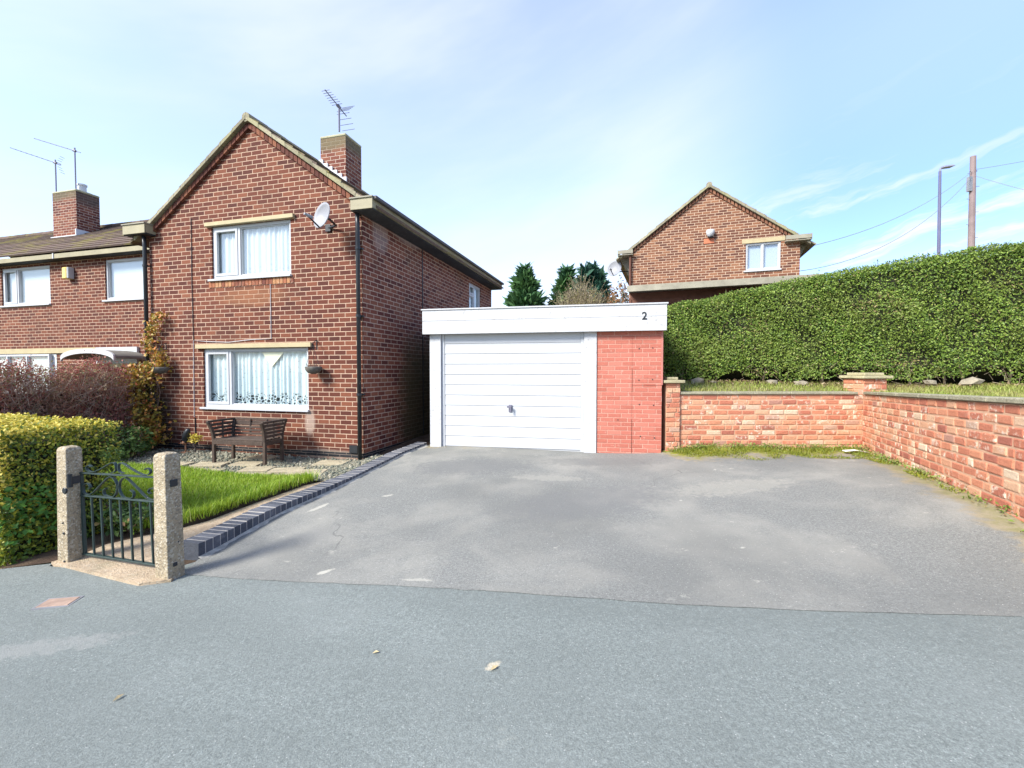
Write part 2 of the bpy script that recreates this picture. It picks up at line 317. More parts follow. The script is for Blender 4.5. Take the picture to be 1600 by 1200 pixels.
def earth(name, a, b, c3, s=2.0):
    t = mat(name); p = geopos(t)
    n = t.noise(p, s, 6, .65); f = t.noise(p, 40, 5, .7)
    c = t.mix(t.map(n, .38, .62, 0, 1, True), a, b)
    c = t.mix(t.map(f, .45, .7, 0, .7), c, c3)
    return setp(t, c, .95, 0, .15, t.bump(f, .9, .02))
M['ground'] = earth('rough ground', (.10, .12, .04), (.15, .14, .07), (.09, .08, .05))
M['soil'] = earth('garden soil', (.075, .05, .035), (.12, .085, .055), (.05, .035, .025), 5)
M['turf'] = earth('turf base', (.08, .13, .02), (.13, .17, .03), (.06, .07, .02), 3)
M['litter_leaf'] = leaf_mat('dead leaf litter', [(0, (.16, .10, .06)), (.5, (.30, .21, .12)), (1, (.42, .32, .2))])
M['bank'] = earth('bank earth', (.20, .19, .07), (.27, .20, .12), (.13, .10, .06), 1.1)
M['gravel'] = earth('slate chippings', (.20, .20, .15), (.28, .25, .18), (.09, .10, .08), 4)
M['slab'] = concrete('weathered slab', (.42, .36, .24), .2)
M['timber'] = worn('weathered bench timber', (.060, .040, .029), .35, .75, 9, .002, (.24, .19, .15), .35)
M['cladding'] = worn('stained cladding', (.12, .047, .028), .25, .7, 5, .002, (.07, .03, .02), .4)
M['iron'] = worn('green black painted iron', (.022, .040, .036), .25, .45, 10, .001, (.06, .08, .075), .4)
M['rust'] = worn('rusty iron', (.30, .15, .085), .25, .8, 15, .002, (.42, .30, .22), .5)
M['felt'] = worn('roofing felt', (.16, .15, .13), .2, .9, 4)
M['stone'] = concrete('pale stone', (.30, .26, .19), .1)
M['lead'] = worn('lead flashing', (.55, .56, .58), .1, .6, 6)
M['paper'] = worn('white litter', (.8, .8, .78), .05, .7)
M['dry_leaf'] = worn('dry leaf', (.52, .42, .24), .2, .8, 20)
M['basket'] = worn('coir basket', (.11, .10, .085), .4, .95, 20, .006, (.27, .25, .2), .5)
M['cream'] = worn('cream cloth', (.80, .74, .54), .03, .8)
M['terracotta'] = worn('dark pot', (.06, .045, .04), .3, .7)

def glass(name, ior=1.8, tint=(.93, .97, .97)):
    t = mat(name)
    g = t.new('ShaderNodeNewGeometry'); f0 = ((ior - 1) / (ior + 1)) ** 2
    dt = t.new('ShaderNodeVectorMath', operation='DOT_PRODUCT'); t.l.new(g.outputs['Normal'], dt.inputs[0]); t.l.new(g.outputs['Incoming'], dt.inputs[1])
    k5 = t.math('POWER', t.math('SUBTRACT', 1.0, t.math('ABSOLUTE', dt.outputs['Value'])), 5.0)
    frs = t.math('ADD', t.math('MULTIPLY', k5, 1 - f0), f0)
    tr = t.new('ShaderNodeBsdfTransparent'); tr.inputs[0].default_value = (*tint, 1)
    gl = t.new('ShaderNodeBsdfGlossy'); gl.inputs['Roughness'].default_value = .01
    mx = t.new('ShaderNodeMixShader'); t.l.new(frs, mx.inputs[0]); t.l.new(tr.outputs[0], mx.inputs[1]); t.l.new(gl.outputs[0], mx.inputs[2])
    t.l.new(mx.outputs[0], t.out.inputs[0]); return t.m
M['glass'] = glass('window glass')
M['glass_bright'] = glass('reflective window glass', 2.6)
def lace(name, col, z0, z1, holes):
    """net curtain: woven flowers, scalloped openwork towards the hem"""
    t = mat(name); o = objco(t); x, y, z = t.sep(o)
    setp(t, col, .9, 0, .1)
    pos = t.comb(x, 0, z)
    vo = t.new('ShaderNodeTexVoronoi', feature='DISTANCE_TO_EDGE'); t.l.new(pos, vo.inputs['Vector']); vo.inputs['Scale'].default_value = 17
    scal = t.math('MULTIPLY', t.math('ABSOLUTE', t.math('SINE', t.math('MULTIPLY', x, 11.5))), .09)
    zr = t.math('SUBTRACT', z, z0)
    band = t.math('MULTIPLY', t.map(zr, .02, .04), t.map(t.math('ADD', zr, t.math('MULTIPLY', scal, -1.0)), .15, .20, 1, 0))
    hole = t.math('MULTIPLY', t.map(vo.outputs['Distance'], .10, .16), band)
    spk = t.math('MULTIPLY', t.map(t.noise(pos, 24, 2, .5), .62, .68), .35)
    a = t.math('SUBTRACT', .93, t.math('MAXIMUM', t.math('MULTIPLY', hole, holes), t.math('MULTIPLY', spk, holes)))
    t.l.new(a, t.b.inputs['Alpha'])
    tr = t.new('ShaderNodeBsdfTransparent')
    return t.m
M['net'] = lace('lace net curtain', (.64, .71, .72), .93, 2.0, .85)
M['net_up'] = lace('plain net curtain', (.74, .78, .78), 3.36, 4.3, .10)
M['blind'] = worn('pale blind', (.66, .68, .68), .02, .8, 1)
M['curtain_grey'] = worn('grey blue curtain', (.42, .47, .55), .05, .8, 1)

# ------------------------------------------------------------------ mesh helpers
class MB:
    def __init__(s, xf=None): s.v = []; s.f = []; s.xf = xf; s.mi = []
    def add(s, vs, fs, mi=0):
        b = len(s.v)
        s.v += [tuple(s.xf(*v)) if s.xf else tuple(v) for v in vs]
        s.f += [tuple(b + i for i in f) for f in fs]; s.mi += [mi] * len(fs); return s
    def box(s, x0, x1, y0, y1, z0, z1, mi=0):
        return s.hexa([(x0, y0, z0), (x1, y0, z0), (x1, y1, z0), (x0, y1, z0), (x0, y0, z1), (x1, y0, z1), (x1, y1, z1), (x0, y1, z1)], mi)
    def hexa(s, p, mi=0):
        return s.add(p, [(0, 3, 2, 1), (4, 5, 6, 7), (0, 1, 5, 4), (1, 2, 6, 5), (2, 3, 7, 6), (3, 0, 4, 7)], mi)
    def quad(s, a, b, c, d, mi=0): return s.add([a, b, c, d], [(0, 1, 2, 3)], mi)
    def prism(s, poly, y0, y1):                     # polygon in x,z extruded along y
        n = len(poly)
        vs = [(x, y0, z) for x, z in poly] + [(x, y1, z) for x, z in poly]
        return s.add(vs, [tuple(range(n)), tuple(range(2 * n - 1, n - 1, -1))] + [(i, i + n, (i + 1) % n + n, (i + 1) % n) for i in range(n)])
    def slab(s, poly, z0, z1):                      # polygon in x,y extruded up
        n = len(poly)
        vs = [(x, y, z0) for x, y in poly] + [(x, y, z1) for x, y in poly]
        return s.add(vs, [tuple(range(n - 1, -1, -1)), tuple(range(n, 2 * n))] + [(i, (i + 1) % n, (i + 1) % n + n, i + n) for i in range(n)])
    def tube(s, path, r, n=8, cap=True):
        P = [Vector(p) for p in path]; rs = r if isinstance(r, (list, tuple)) else [r] * len(P)
        vs = []; ref = None
        for i, p in enumerate(P):
            d = (P[min(i + 1, len(P) - 1)] - P[max(i - 1, 0)]).normalized()
            if ref is None: ref = Vector((0, 0, 1)) if abs(d.z) < .9 else Vector((1, 0, 0))
            a = (ref - d * ref.dot(d)).normalized(); ref = a; b = d.cross(a)
            for k in range(n):
                t = 2 * math.pi * k / n; vs.append(tuple(p + (a * math.cos(t) + b * math.sin(t)) * rs[i]))
        fs = [(i * n + k, i * n + (k + 1) % n, (i + 1) * n + (k + 1) % n, (i + 1) * n + k) for i in range(len(P) - 1) for k in range(n)]
        if cap: fs += [tuple(range(n - 1, -1, -1)), tuple(range((len(P) - 1) * n, len(P) * n))]
        return s.add(vs, fs)
    def ribbon(s, path, wdt, th):                   # flat iron bar bent in the x,z plane; wdt is along y
        P = [Vector((p[0], p[1])) for p in path]; vs = []
        for i, p in enumerate(P):
            d = (P[min(i + 1, len(P) - 1)] - P[max(i - 1, 0)]).normalized(); nrm = Vector((-d.y, d.x)) * th / 2
            for sg, y in ((-1, -wdt / 2), (1, -wdt / 2), (1, wdt / 2), (-1, wdt / 2)):
                q = p + nrm * sg; vs.append((q.x, y, q.y))
        n = 4; fs = [(i * n + k, i * n + (k + 1) % n, (i + 1) * n + (k + 1) % n, (i + 1) * n + k) for i in range(len(P) - 1) for k in range(n)]
        fs += [(0, 3, 2, 1), tuple(range((len(P) - 1) * n, len(P) * n))]
        return s.add(vs, fs)
    def lathe(s, prof, n=20, c=(0, 0, 0)):
        vs = []
        for r, z in prof:
            for k in range(n):
                t = 2 * math.pi * k / n; vs.append((c[0] + r * math.cos(t), c[1] + r * math.sin(t), c[2] + z))
        m = len(prof)
        fs = [(i * n + k, i * n + (k + 1) % n, (i + 1) * n + (k + 1) % n, (i + 1) * n + k) for i in range(m - 1) for k in range(n)]
        fs += [tuple(range(n - 1, -1, -1)), tuple(range((m - 1) * n, m * n))]
        return s.add(vs, fs)
    def build(s, name, mats, parent=None, bevel=0, smooth=False, seg=1, fix=True):
        me = bpy.data.meshes.new(name); me.from_pydata(s.v, [], s.f)
        mats = mats if isinstance(mats, (list, tuple)) else [mats]
        for m in mats: me.materials.append(m)
        if len(mats) > 1: me.polygons.foreach_set('material_index', s.mi)
        if fix:
            bm = bmesh.new(); bm.from_mesh(me); bmesh.ops.recalc_face_normals(bm, faces=bm.faces); bm.to_mesh(me); bm.free()
        boxuv(me)
        if smooth: me.polygons.foreach_set('use_smooth', [True] * len(me.polygons))
        o = bpy.data.objects.new(name, me); C.objects.link(o)
        if parent: o.parent = parent
        if bevel:
            b = o.modifiers.new('bevel', 'BEVEL'); b.width = bevel; b.segments = seg; b.limit_method = 'ANGLE'; b.angle_limit = R(40)
        return o
def boxuv(me):
    uv = me.uv_layers.new(name='UVMap'); me.update()
    nl = len(me.loops)
    if not nl: return
    li = np.empty(nl, np.int32); me.loops.foreach_get('vertex_index', li)
    co = np.empty(len(me.vertices) * 3, np.float32); me.vertices.foreach_get('co', co); co = co.reshape(-1, 3)
    nr = np.empty(len(me.polygons) * 3, np.float32); me.polygons.foreach_get('normal', nr); nr = np.abs(nr.reshape(-1, 3))
    lt = np.empty(len(me.polygons), np.int32); me.polygons.foreach_get('loop_total', lt)
    N = np.repeat(nr, lt, axis=0); P = co[li]
    out = np.empty((nl, 2), np.float32)
    top = N[:, 2] > .72; fr = (~top) & (N[:, 1] >= N[:, 0]); sd_ = ~(top | fr)
    out[top] = P[top][:, [0, 1]]; out[fr] = P[fr][:, [0, 2]]; out[sd_] = P[sd_][:, [1, 2]]
    uv.data.foreach_set('uv', out.ravel())
def np_mesh(name, verts, faces, m, parent=None):
    """faces: (n,k) array"""
    me = bpy.data.meshes.new(name); k = faces.shape[1]
    me.vertices.add(len(verts)); me.vertices.foreach_set('co', verts.astype(np.float32).ravel())
    me.loops.add(faces.size); me.loops.foreach_set('vertex_index', faces.astype(np.int32).ravel())
    me.polygons.add(len(faces)); me.polygons.foreach_set('loop_start', np.arange(0, faces.size, k, dtype=np.int32))
    me.update(calc_edges=True); me.validate()
    me.materials.append(m)
    o = bpy.data.objects.new(name, me); C.objects.link(o)
    if parent: o.parent = parent
    return o
def nrm(a): return a / np.maximum(np.linalg.norm(a, axis=1, keepdims=True), 1e-6)
def leaves(name, pts, nor, size, m, parent=None, aspect=.55, spread=.7, droop=0.0, up=0.0):
    """one small folded leaf per point, facing roughly along nor"""
    n = len(pts); nor = nrm(nor + rng.normal(0, spread, (n, 3)))
    t = nrm(np.cross(nor, rng.normal(0, 1, (n, 3)))) ; t = nrm(t + np.array([0, 0, up - droop]))
    sd_ = nrm(np.cross(nor, t)); nn = nrm(np.cross(t, sd_))
    L = size * rng.uniform(.65, 1.35, (n, 1)); W = L * aspect
    fold = W * rng.uniform(.1, .35, (n, 1))
    b = pts; tip = pts + t * L; mid = pts + t * L * .5
    v = np.stack([b, mid + sd_ * W * .5 + nn * fold, tip, mid - sd_ * W * .5 + nn * fold], 1).reshape(-1, 3)
    i = np.arange(n)[:, None] * 4
    f = np.concatenate([i + np.array([[0, 2, 1]]), i + np.array([[0, 3, 2]])], 0)
    return np_mesh(name, v, f, m, parent)
def blades(name, base, h, wdt, m, parent=None, lean=.5, kind=None):
    n = len(base); a = rng.uniform(0, 2 * np.pi, n); hh = h * rng.uniform(.5, 1.4, n)
    d = np.stack([np.cos(a), np.sin(a), np.zeros(n)], 1); s = np.stack([-np.sin(a), np.cos(a), np.zeros(n)], 1)
    ln = (rng.uniform(.1, 1, n) * lean * hh)[:, None]
    up = np.zeros((n, 3)); up[:, 2] = hh
    wd = (wdt * rng.uniform(.6, 1.3, n))[:, None]
    v = np.stack([base - s * wd / 2, base + s * wd / 2, base + d * ln * .35 + up * .6 + s * wd * .35, base + d * ln * .35 + up * .6 - s * wd * .35, base + d * ln + up * .95], 1).reshape(-1, 3)
    i = np.arange(n)[:, None] * 5
    f = np.concatenate([i + np.array([[0, 1, 2]]), i + np.array([[0, 2, 3]]), i + np.array([[3, 2, 4]])], 0)
    o = np_mesh(name, v, f, m, parent)
    if kind: o['kind'] = kind
    return o
def sticks(name, p0, p1, r, m, parent=None):
    n = len(p0); d = nrm(p1 - p0); a = nrm(np.cross(d, rng.normal(0, 1, (n, 3)))); b = np.cross(d, a)
    r = np.full((n, 1), r) if np.isscalar(r) else r[:, None]
    ring = [a, -a * .5 + b * .87, -a * .5 - b * .87]
    v = np.stack([p0 + q * r for q in ring] + [p1 + q * r * .5 for q in ring], 1).reshape(-1, 3)
    i = np.arange(n)[:, None] * 6
    f = np.concatenate([i + np.array([[k, (k + 1) % 3, (k + 1) % 3 + 3, k + 3]]) for k in range(3)], 0)
    return np_mesh(name, v, f, m, parent)
def smoothpath(p, n=6):
    P = [np.array(q, float) for q in p]; out = []
    for i in range(len(P) - 1):
        a, b, c, d = P[max(i - 1, 0)], P[i], P[i + 1], P[min(i + 2, len(P) - 1)]
        for k in range(n):
            t = k / n
            out.append(tuple(.5 * (2 * b + (c - a) * t + (2 * a - 5 * b + 4 * c - d) * t * t + (3 * b - a - 3 * c + d) * t ** 3)))
    out.append(tuple(P[-1])); return out
def empty(name, loc, rz=0):
    o = bpy.data.objects.new(name, None); C.objects.link(o); o.location = loc; o.rotation_euler = (0, 0, R(rz)); o.empty_display_size = .2; return o
def tag(o, label, cat, group=None):
    o['label'] = label; o['category'] = cat
    if group: o['group'] = group
    return o
def struct(o): o['kind'] = 'structure'; return o
def stuff(o): o['kind'] = 'stuff'; return o
def inpoly(poly, x, y):
    x = np.asarray(x); y = np.asarray(y); ins = np.zeros(x.shape, bool); n = len(poly)
    for i in range(n):
        x0, y0 = poly[i]; x1, y1 = poly[(i + 1) % n]
        c = ((y0 > y) != (y1 > y)) & (x < (x1 - x0) * (y - y0) / ((y1 - y0) if y1 != y0 else 1e-9) + x0)
        ins ^= c
    return ins
def scatter(poly, n):
    P = np.array(poly); lo, hi = P.min(0), P.max(0); out = []
    tot = 0
    while tot < n:
        q = rng.uniform(lo, hi, (n * 2, 2)); q = q[inpoly(poly, q[:, 0], q[:, 1])]; out.append(q); tot += len(q)
    return np.concatenate(out)[:n]

# ------------------------------------------------------------------ lie of the land (metres; street climbs to the right)
HO, HA = np.array([-2.57, 7.7]), R(15.1)                 # right front corner of the house, its turn
hr, hb = np.array([math.cos(HA), -math.sin(HA)]), np.array([math.sin(HA), math.cos(HA)])
def hw(x, y): return tuple(HO + hr * x + hb * y)
def street(u, v): p = hr * u + hb * v; return (p[0], p[1], .05 * (u + 2.36))
pts = [street(u, v) for u in (-12, -7, -3.6, -1.5, .5, 3, 6, 12) for v in (-6, -2, 1, 2.75)]
pts += [(*hw(x, y), z) for x, y, z in [(0, 0, .06), (-2.4, 0, .045), (-4.8, 0, .03), (-9, 0, .0), (0, -1.4, .02), (-2.4, -1.4, 0), (-4.8, -1.4, -.02), (-9, -1.6, -.06), (-5, 8, .1), (-12, 8, .05)]]
pts += [(-2.76, 3.9, -.06), (-2.64, 4.53, -.01), (-2.54, 4.91, .02), (-2.33, 5.44, .05), (-2.2, 5.98, .08), (-2.05, 6.71, .12), (-1.88, 7.64, .16), (-1.61, 8.42, .21)]
pts += [(-3.45, 4.6, -.07), (-3.2, 5.5, -.03), (-4.2, 4.6, -.10), (-6.5, 7, -.03)]
pts += [(-1.5, 8.2, .2), (.5, 7.8, .2), (2.5, 7.4, .225), (0, 5.5, .15), (1.5, 5, .18), (3, 7.4, .30), (4.5, 7.45, .305), (5.95, 7.5, .30), (4.9, 6.6, .285), (3.3, 6.45, .265)]
pts += [(5.1, 5.6, .35), (4.15, 3.6, .40), (3.5, 2.5, .29), (3.4, 4, .30), (6, 4, .5), (0, 13, .25), (4, 14, .4), (9, 10, .5)]
CP = np.array(pts)
def _tps(P):
    d = np.linalg.norm(P[:, None, :2] - P[None, :, :2], axis=2); K = np.where(d > 0, d * d * np.log(np.maximum(d, 1e-9)), 0)
    n = len(P); A = np.zeros((n + 3, n + 3)); A[:n, :n] = K + np.eye(n) * .02; A[:n, n] = 1; A[:n, n + 1:] = P[:, :2]; A[n, :n] = 1; A[n + 1:, :n] = P[:, :2].T
    return np.linalg.solve(A, np.concatenate([P[:, 2], np.zeros(3)]))
_W = _tps(CP)
def H(x, y):
    x = np.atleast_1d(np.asarray(x, float)); y = np.atleast_1d(np.asarray(y, float))
    d = np.hypot(x[:, None] - CP[None, :, 0], y[:, None] - CP[None, :, 1])
    k = np.where(d > 0, d * d * np.log(np.maximum(d, 1e-9)), 0)
    return k @ _W[:-3] + _W[-3] + _W[-2] * x + _W[-1] * y
def h(x, y): return float(H(x, y)[0])
def sheet(name, poly, m, step, lift, parent=None, zfun=None):
    """drape a polygon on the land: triangulated on a fine grid"""
    bm = bmesh.new()
    vs = [bm.verts.new((x, y, 0)) for x, y in poly]; bm.faces.new(vs)
    P = np.array(poly); lo, hi = P.min(0), P.max(0)
    for ax in (0, 1):
        for c in np.arange(math.ceil(lo[ax] / step) * step + .00137, hi[ax], step):
            co = (c, 0, 0) if ax == 0 else (0, c, 0); no = (1, 0, 0) if ax == 0 else (0, 1, 0)
            bmesh.ops.bisect_plane(bm, geom=bm.verts[:] + bm.edges[:] + bm.faces[:], plane_co=co, plane_no=no)
    X = np.array([v.co.x for v in bm.verts]); Y = np.array([v.co.y for v in bm.verts])
    Z = (zfun(X, Y) if zfun else H(X, Y)) + lift
    for v, z in zip(bm.verts, Z): v.co.z = z
    bmesh.ops.recalc_face_normals(bm, faces=bm.faces)
    me = bpy.data.meshes.new(name); bm.to_mesh(me); bm.free()
    if sum(p.normal.z for p in me.polygons) < 0: me.flip_normals()
    me.materials.append(m); o = bpy.data.objects.new(name, me); C.objects.link(o)
    if parent: o.parent = parent
    return o
def rough_line(a, b, n, amp):
    out = []
    for i in range(n + 1):
        t = i / n; j = amp * random.uniform(-1, 1) if 0 < i < n else 0
        out.append((a[0] + (b[0] - a[0]) * t + j * hb[0], a[1] + (b[1] - a[1]) * t + j * hb[1]))
    return out

# ground reaching the horizon
def gz(X, Y):
    r = np.hypot(X, Y - 4); k = np.clip((r - 12) / 10, 0, 1)
    return (np.clip(H(np.clip(X, -14, 14), np.clip(Y, -8, 16)), -.7, .7) - .07) * (1 - k) + (-.2) * k
ax_ = np.concatenate([[-900, -300, -100, -45, -25], np.arange(-18, 18.1, .75), [25, 45, 100, 300, 900]])
gx, gy = np.meshgrid(ax_, ax_ + 4); gzv = gz(gx.ravel(), gy.ravel())
nn_ = len(ax_); idx = np.arange(nn_ * nn_).reshape(nn_, nn_)
gf = np.stack([idx[:-1, :-1], idx[:-1, 1:], idx[1:, 1:], idx[1:, :-1]], -1).reshape(-1, 4)
struct(np_mesh('ground', np.stack([gx.ravel(), gy.ravel(), gzv], 1), gf, M['ground']))

def UV(u, v): return tuple(hr * u + hb * v)
drive_front = [(-2.70, 3.58), (-2.2, 3.44), (-1.54, 3.30), (-.8, 3.17), (0, 3.0), (1.04, 2.74), (2.08, 2.55), (2.88, 2.42), (3.62, 2.22)]
df = []
for a, b in zip(drive_front[:-1], drive_front[1:]): df += rough_line(a, b, 7, .007)[:-1]
df.append(drive_front[-1])
edge_out = [(-2.765, 3.86), (-2.70, 4.16), (-2.63, 4.53), (-2.54, 4.92), (-2.37, 5.44), (-2.22, 5.98), (-2.05, 6.71), (-1.88, 7.55), (-1.60, 8.30)]
pav = [(-16, -5)] + [UV(-13, 2.2), (-4.75, 3.80), (-4.10, 3.92), (-4.08, 3.86), (-3.5, 3.72), (-2.95, 3.62), (-2.72, 3.86)] + [(x, y + .16) for x, y in df[1:]] + [UV(9, 2.6), UV(13, 2.6), (16, -5)]
struct(sheet('pavement', pav, M['pavement'], .5, 0.0))
drive = df + [(3.75, 2.45), (4.2, 3.5), (5.15, 5.6), (6.05, 7.6), (2.4, 7.6), (-1.5, 8.5)] + list(reversed(edge_out))
struct(sheet('driveway', drive, M['driveway'], .35, .004))
# front garden: soil everywhere, then path, lawn and chippings
gard = [(-2.76, 3.86), (-2.6, 4.6), (-2.35, 5.4), (-2.1, 6.7), (-1.9, 7.6), (-1.62, 8.4), hw(0.3, 7), hw(0, 0.05), hw(-4.9, .05), hw(-4.9, 1.6), hw(-14, 1.6), UV(-13, 2.25), (-4.75, 3.82), (-4.0, 4.02), (-2.9, 3.6)]
struct(sheet('soil', gard, M['soil'], .5, -.012))
inner = [(-2.98, 3.9), (-2.90, 4.2), (-2.83, 4.56), (-2.74, 4.96), (-2.57, 5.5), (-2.43, 6.03), (-2.27, 6.77), (-2.10, 7.61)]
path = [(-4.02, 3.98), (-2.86, 3.56)] + inner[:6] + [(-2.62, 6.25), (-2.86, 6.1), (-3.15, 5.45), (-3.36, 4.85), (-3.55, 4.62), (-3.75, 4.5), (-3.98, 4.3)]
struct(sheet('garden_path', path, M['concrete'], .3, .004))
lawn = [(-2.80, 6.22), (-2.95, 6.0), (-3.22, 5.45), (-3.42, 4.85), (-3.62, 4.66), (-3.9, 4.6), (-4.3, 4.75), (-4.4, 5.4), (-6.2, 6.0), hw(-3.9, -1.42), hw(-2.4, -1.40), hw(-1.2, -1.46), hw(-.15, -1.42)]
def lz(X, Y): return H(X, Y)
struct(sheet('lawn', lawn, M['turf'], .3, .085))
# soil lip round the lawn
mb = MB()
for a, b in zip(lawn[:8], lawn[1:9]):
    za, zb = h(*a), h(*b)
    mb.quad((a[0], a[1], za - .05), (b[0], b[1], zb - .05), (b[0], b[1], zb + .085), (a[0], a[1], za + .085))
struct(mb.build('lawn_edge', M['soil'], fix=False))
bs = scatter(lawn, 30000); bz = H(bs[:, 0], bs[:, 1]) + .08
stuff(blades('grass', np.column_stack([bs, bz]), .05, .006, M['grass'], lean=.8))
# long overhanging fringe at the path side
ed = []
for a, b in zip(lawn[:7], lawn[1:8]):
    n = int(900 * math.dist(a, b)); t = rng.uniform(0, 1, n)
    e = np.column_stack([a[0] + (b[0] - a[0]) * t, a[1] + (b[1] - a[1]) * t]) + rng.normal(0, .045, (n, 2)); ed.append(e)
ed = np.concatenate(ed); stuff(blades('grass_fringe', np.column_stack([ed, H(ed[:, 0], ed[:, 1]) + .03 + .05 * rng.random(len(ed))]), .12, .007, M['grass'], lean=1.1))
chip = [hw(-.15, -1.43), hw(-1.2, -1.47), hw(-2.4, -1.41), hw(-3.9, -1.43), hw(-4.6, -1.3), hw(-4.85, -.02), hw(0, -.02), hw(.09, .3), (-2.12, 7.55), (-2.29, 6.77), (-2.44, 6.1), (-2.62, 6.22)]
struct(sheet('gravel_bed', chip, M['gravel'], .3, .010))
nst = 2600; q = scatter(chip, nst); sz_ = rng.uniform(.012, .035, nst)
oc = np.array([(1, 0, 0), (-1, 0, 0), (0, 1, 0), (0, -1, 0), (0, 0, 1), (0, 0, -1)], float)
of = np.array([(0, 2, 4), (2, 1, 4), (1, 3, 4), (3, 0, 4), (2, 0, 5), (1, 2, 5), (3, 1, 5), (0, 3, 5)])
vv = oc[None] * sz_[:, None, None] * rng.uniform(.4, 1.3, (nst, 1, 3)) + rng.normal(0, .004, (nst, 6, 3))
vv[:, :, :2] += q[:, None, :]; vv[:, :, 2] += (H(q[:, 0], q[:, 1]) + .014)[:, None]
ff = (of[None] + (np.arange(nst) * 6)[:, None, None]).reshape(-1, 3)
t = mat('slate stone'); setp(t, t.ramp(island(t), [(0, (.07, .085, .065)), (.4, (.15, .155, .115)), (.8, (.24, .225, .16)), (1, (.36, .33, .25))]), .8)
stuff(np_mesh('slate_chippings', vv.reshape(-1, 3), ff, t.m))
k = 0
for (x, y, a, sx_, sy_) in [(-2.3, -.95, 20, .50, .34), (-1.75, -.75, 14, .48, .30), (-1.32, -.98, 18, .46, .32), (-.80, -.92, 22, .50, .30), (-.35, -1.02, 20, .55, .36), (-2.0, -1.28, 10, .5, .22), (-1.1, -1.28, 16, .5, .22), (-2.9, -1.1, 12, .5, .3), (-.4, -.35, 12, .5, .3), (-1.9, -.3, 5, .5, .3)]:
    p = hw(x, y); mb = MB().box(-sx_ / 2, sx_ / 2, -sy_ / 2, sy_ / 2, -.02, .028)
    o = mb.build('paving_slab', M['slab'], bevel=.006); o.location = (p[0], p[1], h(*p) + .012); o.rotation_euler = (0, 0, R(-15.1 + a))
    lab = ['sandstone slab under the left front leg of the bench', 'stepping slab under the middle of the bench', 'sandstone slab under the right front leg of the bench', 'small slab lying between the bench and the drainpipe', 'broad pale slab nearest the blue brick edging', 'half buried slab at the lawn edge left of centre', 'half buried slab at the lawn edge under the window', 'slab among the chippings left of the bench', 'slab near the wall foot beside the black drainpipe', 'slab against the wall behind the bench'][k]
    tag(o, lab, 'paving slab', 'stepping slabs in the chippings'); k += 1

# raised garden behind the brick walls
wall_a, wall_b, wall_c = (2.62, 7.5), (5.95, 7.5), (3.42, 2.06)
bank_poly = [(2.64, 7.62), (6.02, 7.62), (4.25, 3.83), (3.5, 2.2), (4.4, 1.9), (30, -3), (60, 20), (60, 80), (2.64, 80)]
def bankz(X, Y):
    d = np.clip((Y - 7.6) / 1.3, 0, 1.5)
    back = np.clip((Y - 12) / 12, 0, 1)
    side = np.clip((X - 6) / 3, 0, 1)
    return 1.24 + .13 * np.clip(np.maximum(d, side * .8), 0, 1) - .2 * back
struct(sheet('garden_bank', bank_poly, M['bank'], 2.0, 0, zfun=bankz))
mb = MB(); mb.quad((2.64, 7.62, -.2), (2.64, 80, -.2), (2.64, 80, 1.2), (2.64, 7.62, 1.24)); struct(mb.build('bank_side', M['soil'], fix=False))
bp = [(2.8, 7.62), (6.0, 7.64), (9.5, 7.5), (9.5, 8.3), (7.5, 8.6), (3.0, 9.4)]
bs = scatter(bp, 9000); keep = rng.random(len(bs)) < np.clip(1.25 - (bs[:, 1] - 7.6) / 1.5, .15, 1); bs = bs[keep]
stuff(blades('bank_grass', np.column_stack([bs, bankz(bs[:, 0], bs[:, 1])]), .055, .009, M['dull_grass'], lean=1.2))
bp = [(6.05, 7.6), (4.45, 4.2), (4.0, 3.0), (6.0, 4.0), (9.0, 6.9), (9.5, 7.5)]
bs = scatter(bp, 9000); stuff(blades('verge_grass', np.column_stack([bs, bankz(bs[:, 0], bs[:, 1])]), .055, .009, M['dull_grass'], lean=1.2))

# moss and grass at the foot of the walls
moss = [(2.62, 7.2), (2.9, 6.75), (3.5, 6.50), (4.2, 6.62), (4.9, 6.72), (5.25, 6.35), (4.95, 5.75), (4.45, 4.7), (3.95, 3.7), (3.62, 2.9), (3.75, 2.8), (4.2, 3.72), (5.05, 5.55), (5.9, 7.42), (5.9, 7.48), (2.7, 7.48)]
msm = []


bs = scatter([(2.65, 7.4), (2.85, 6.95), (4.0, 6.55), (4.9, 6.65), (5.4, 6.6), (5.85, 7.45), (2.7, 7.46)], 12000)
bs = bs[rng.random(len(bs)) < np.clip(.55 + .6 * np.sin(bs[:, 0] * 4.1 + bs[:, 1] * 3) * np.sin(bs[:, 0] * 9.7 - bs[:, 1] * 7) - (7.3 - bs[:, 1]) * .9, 0, 1)]
stuff(blades('moss_grass', np.column_stack([bs, H(bs[:, 0], bs[:, 1]) + .015]), .035, .008, M['moss_blade'], lean=1.3))
bs = scatter([(2.62, 7.46), (2.75, 6.9), (3.6, 6.45), (4.6, 6.6), (5.2, 6.5), (5.0, 5.8), (4.3, 4.3), (4.42, 4.25), (5.9, 7.3), (3.5, 7.2)], 16000)
bs = bs[rng.random(len(bs)) < np.clip(.3 + .9 * np.sin(bs[:, 0] * 3.3 + 1) * np.sin(bs[:, 1] * 5.1 + bs[:, 0] * 2), 0, 1)]
wp = scatter([(2.66, 7.42), (5.9, 7.42), (5.9, 7.3), (2.66, 7.3)], 60); wp2 = np.array([(5.82, 7.25)]) + rng.random((50, 1)) ** 1.3 * np.array([[-1.9, -4.05]]) + rng.normal(0, .05, (50, 2)); wp = np.concatenate([wp, wp2])
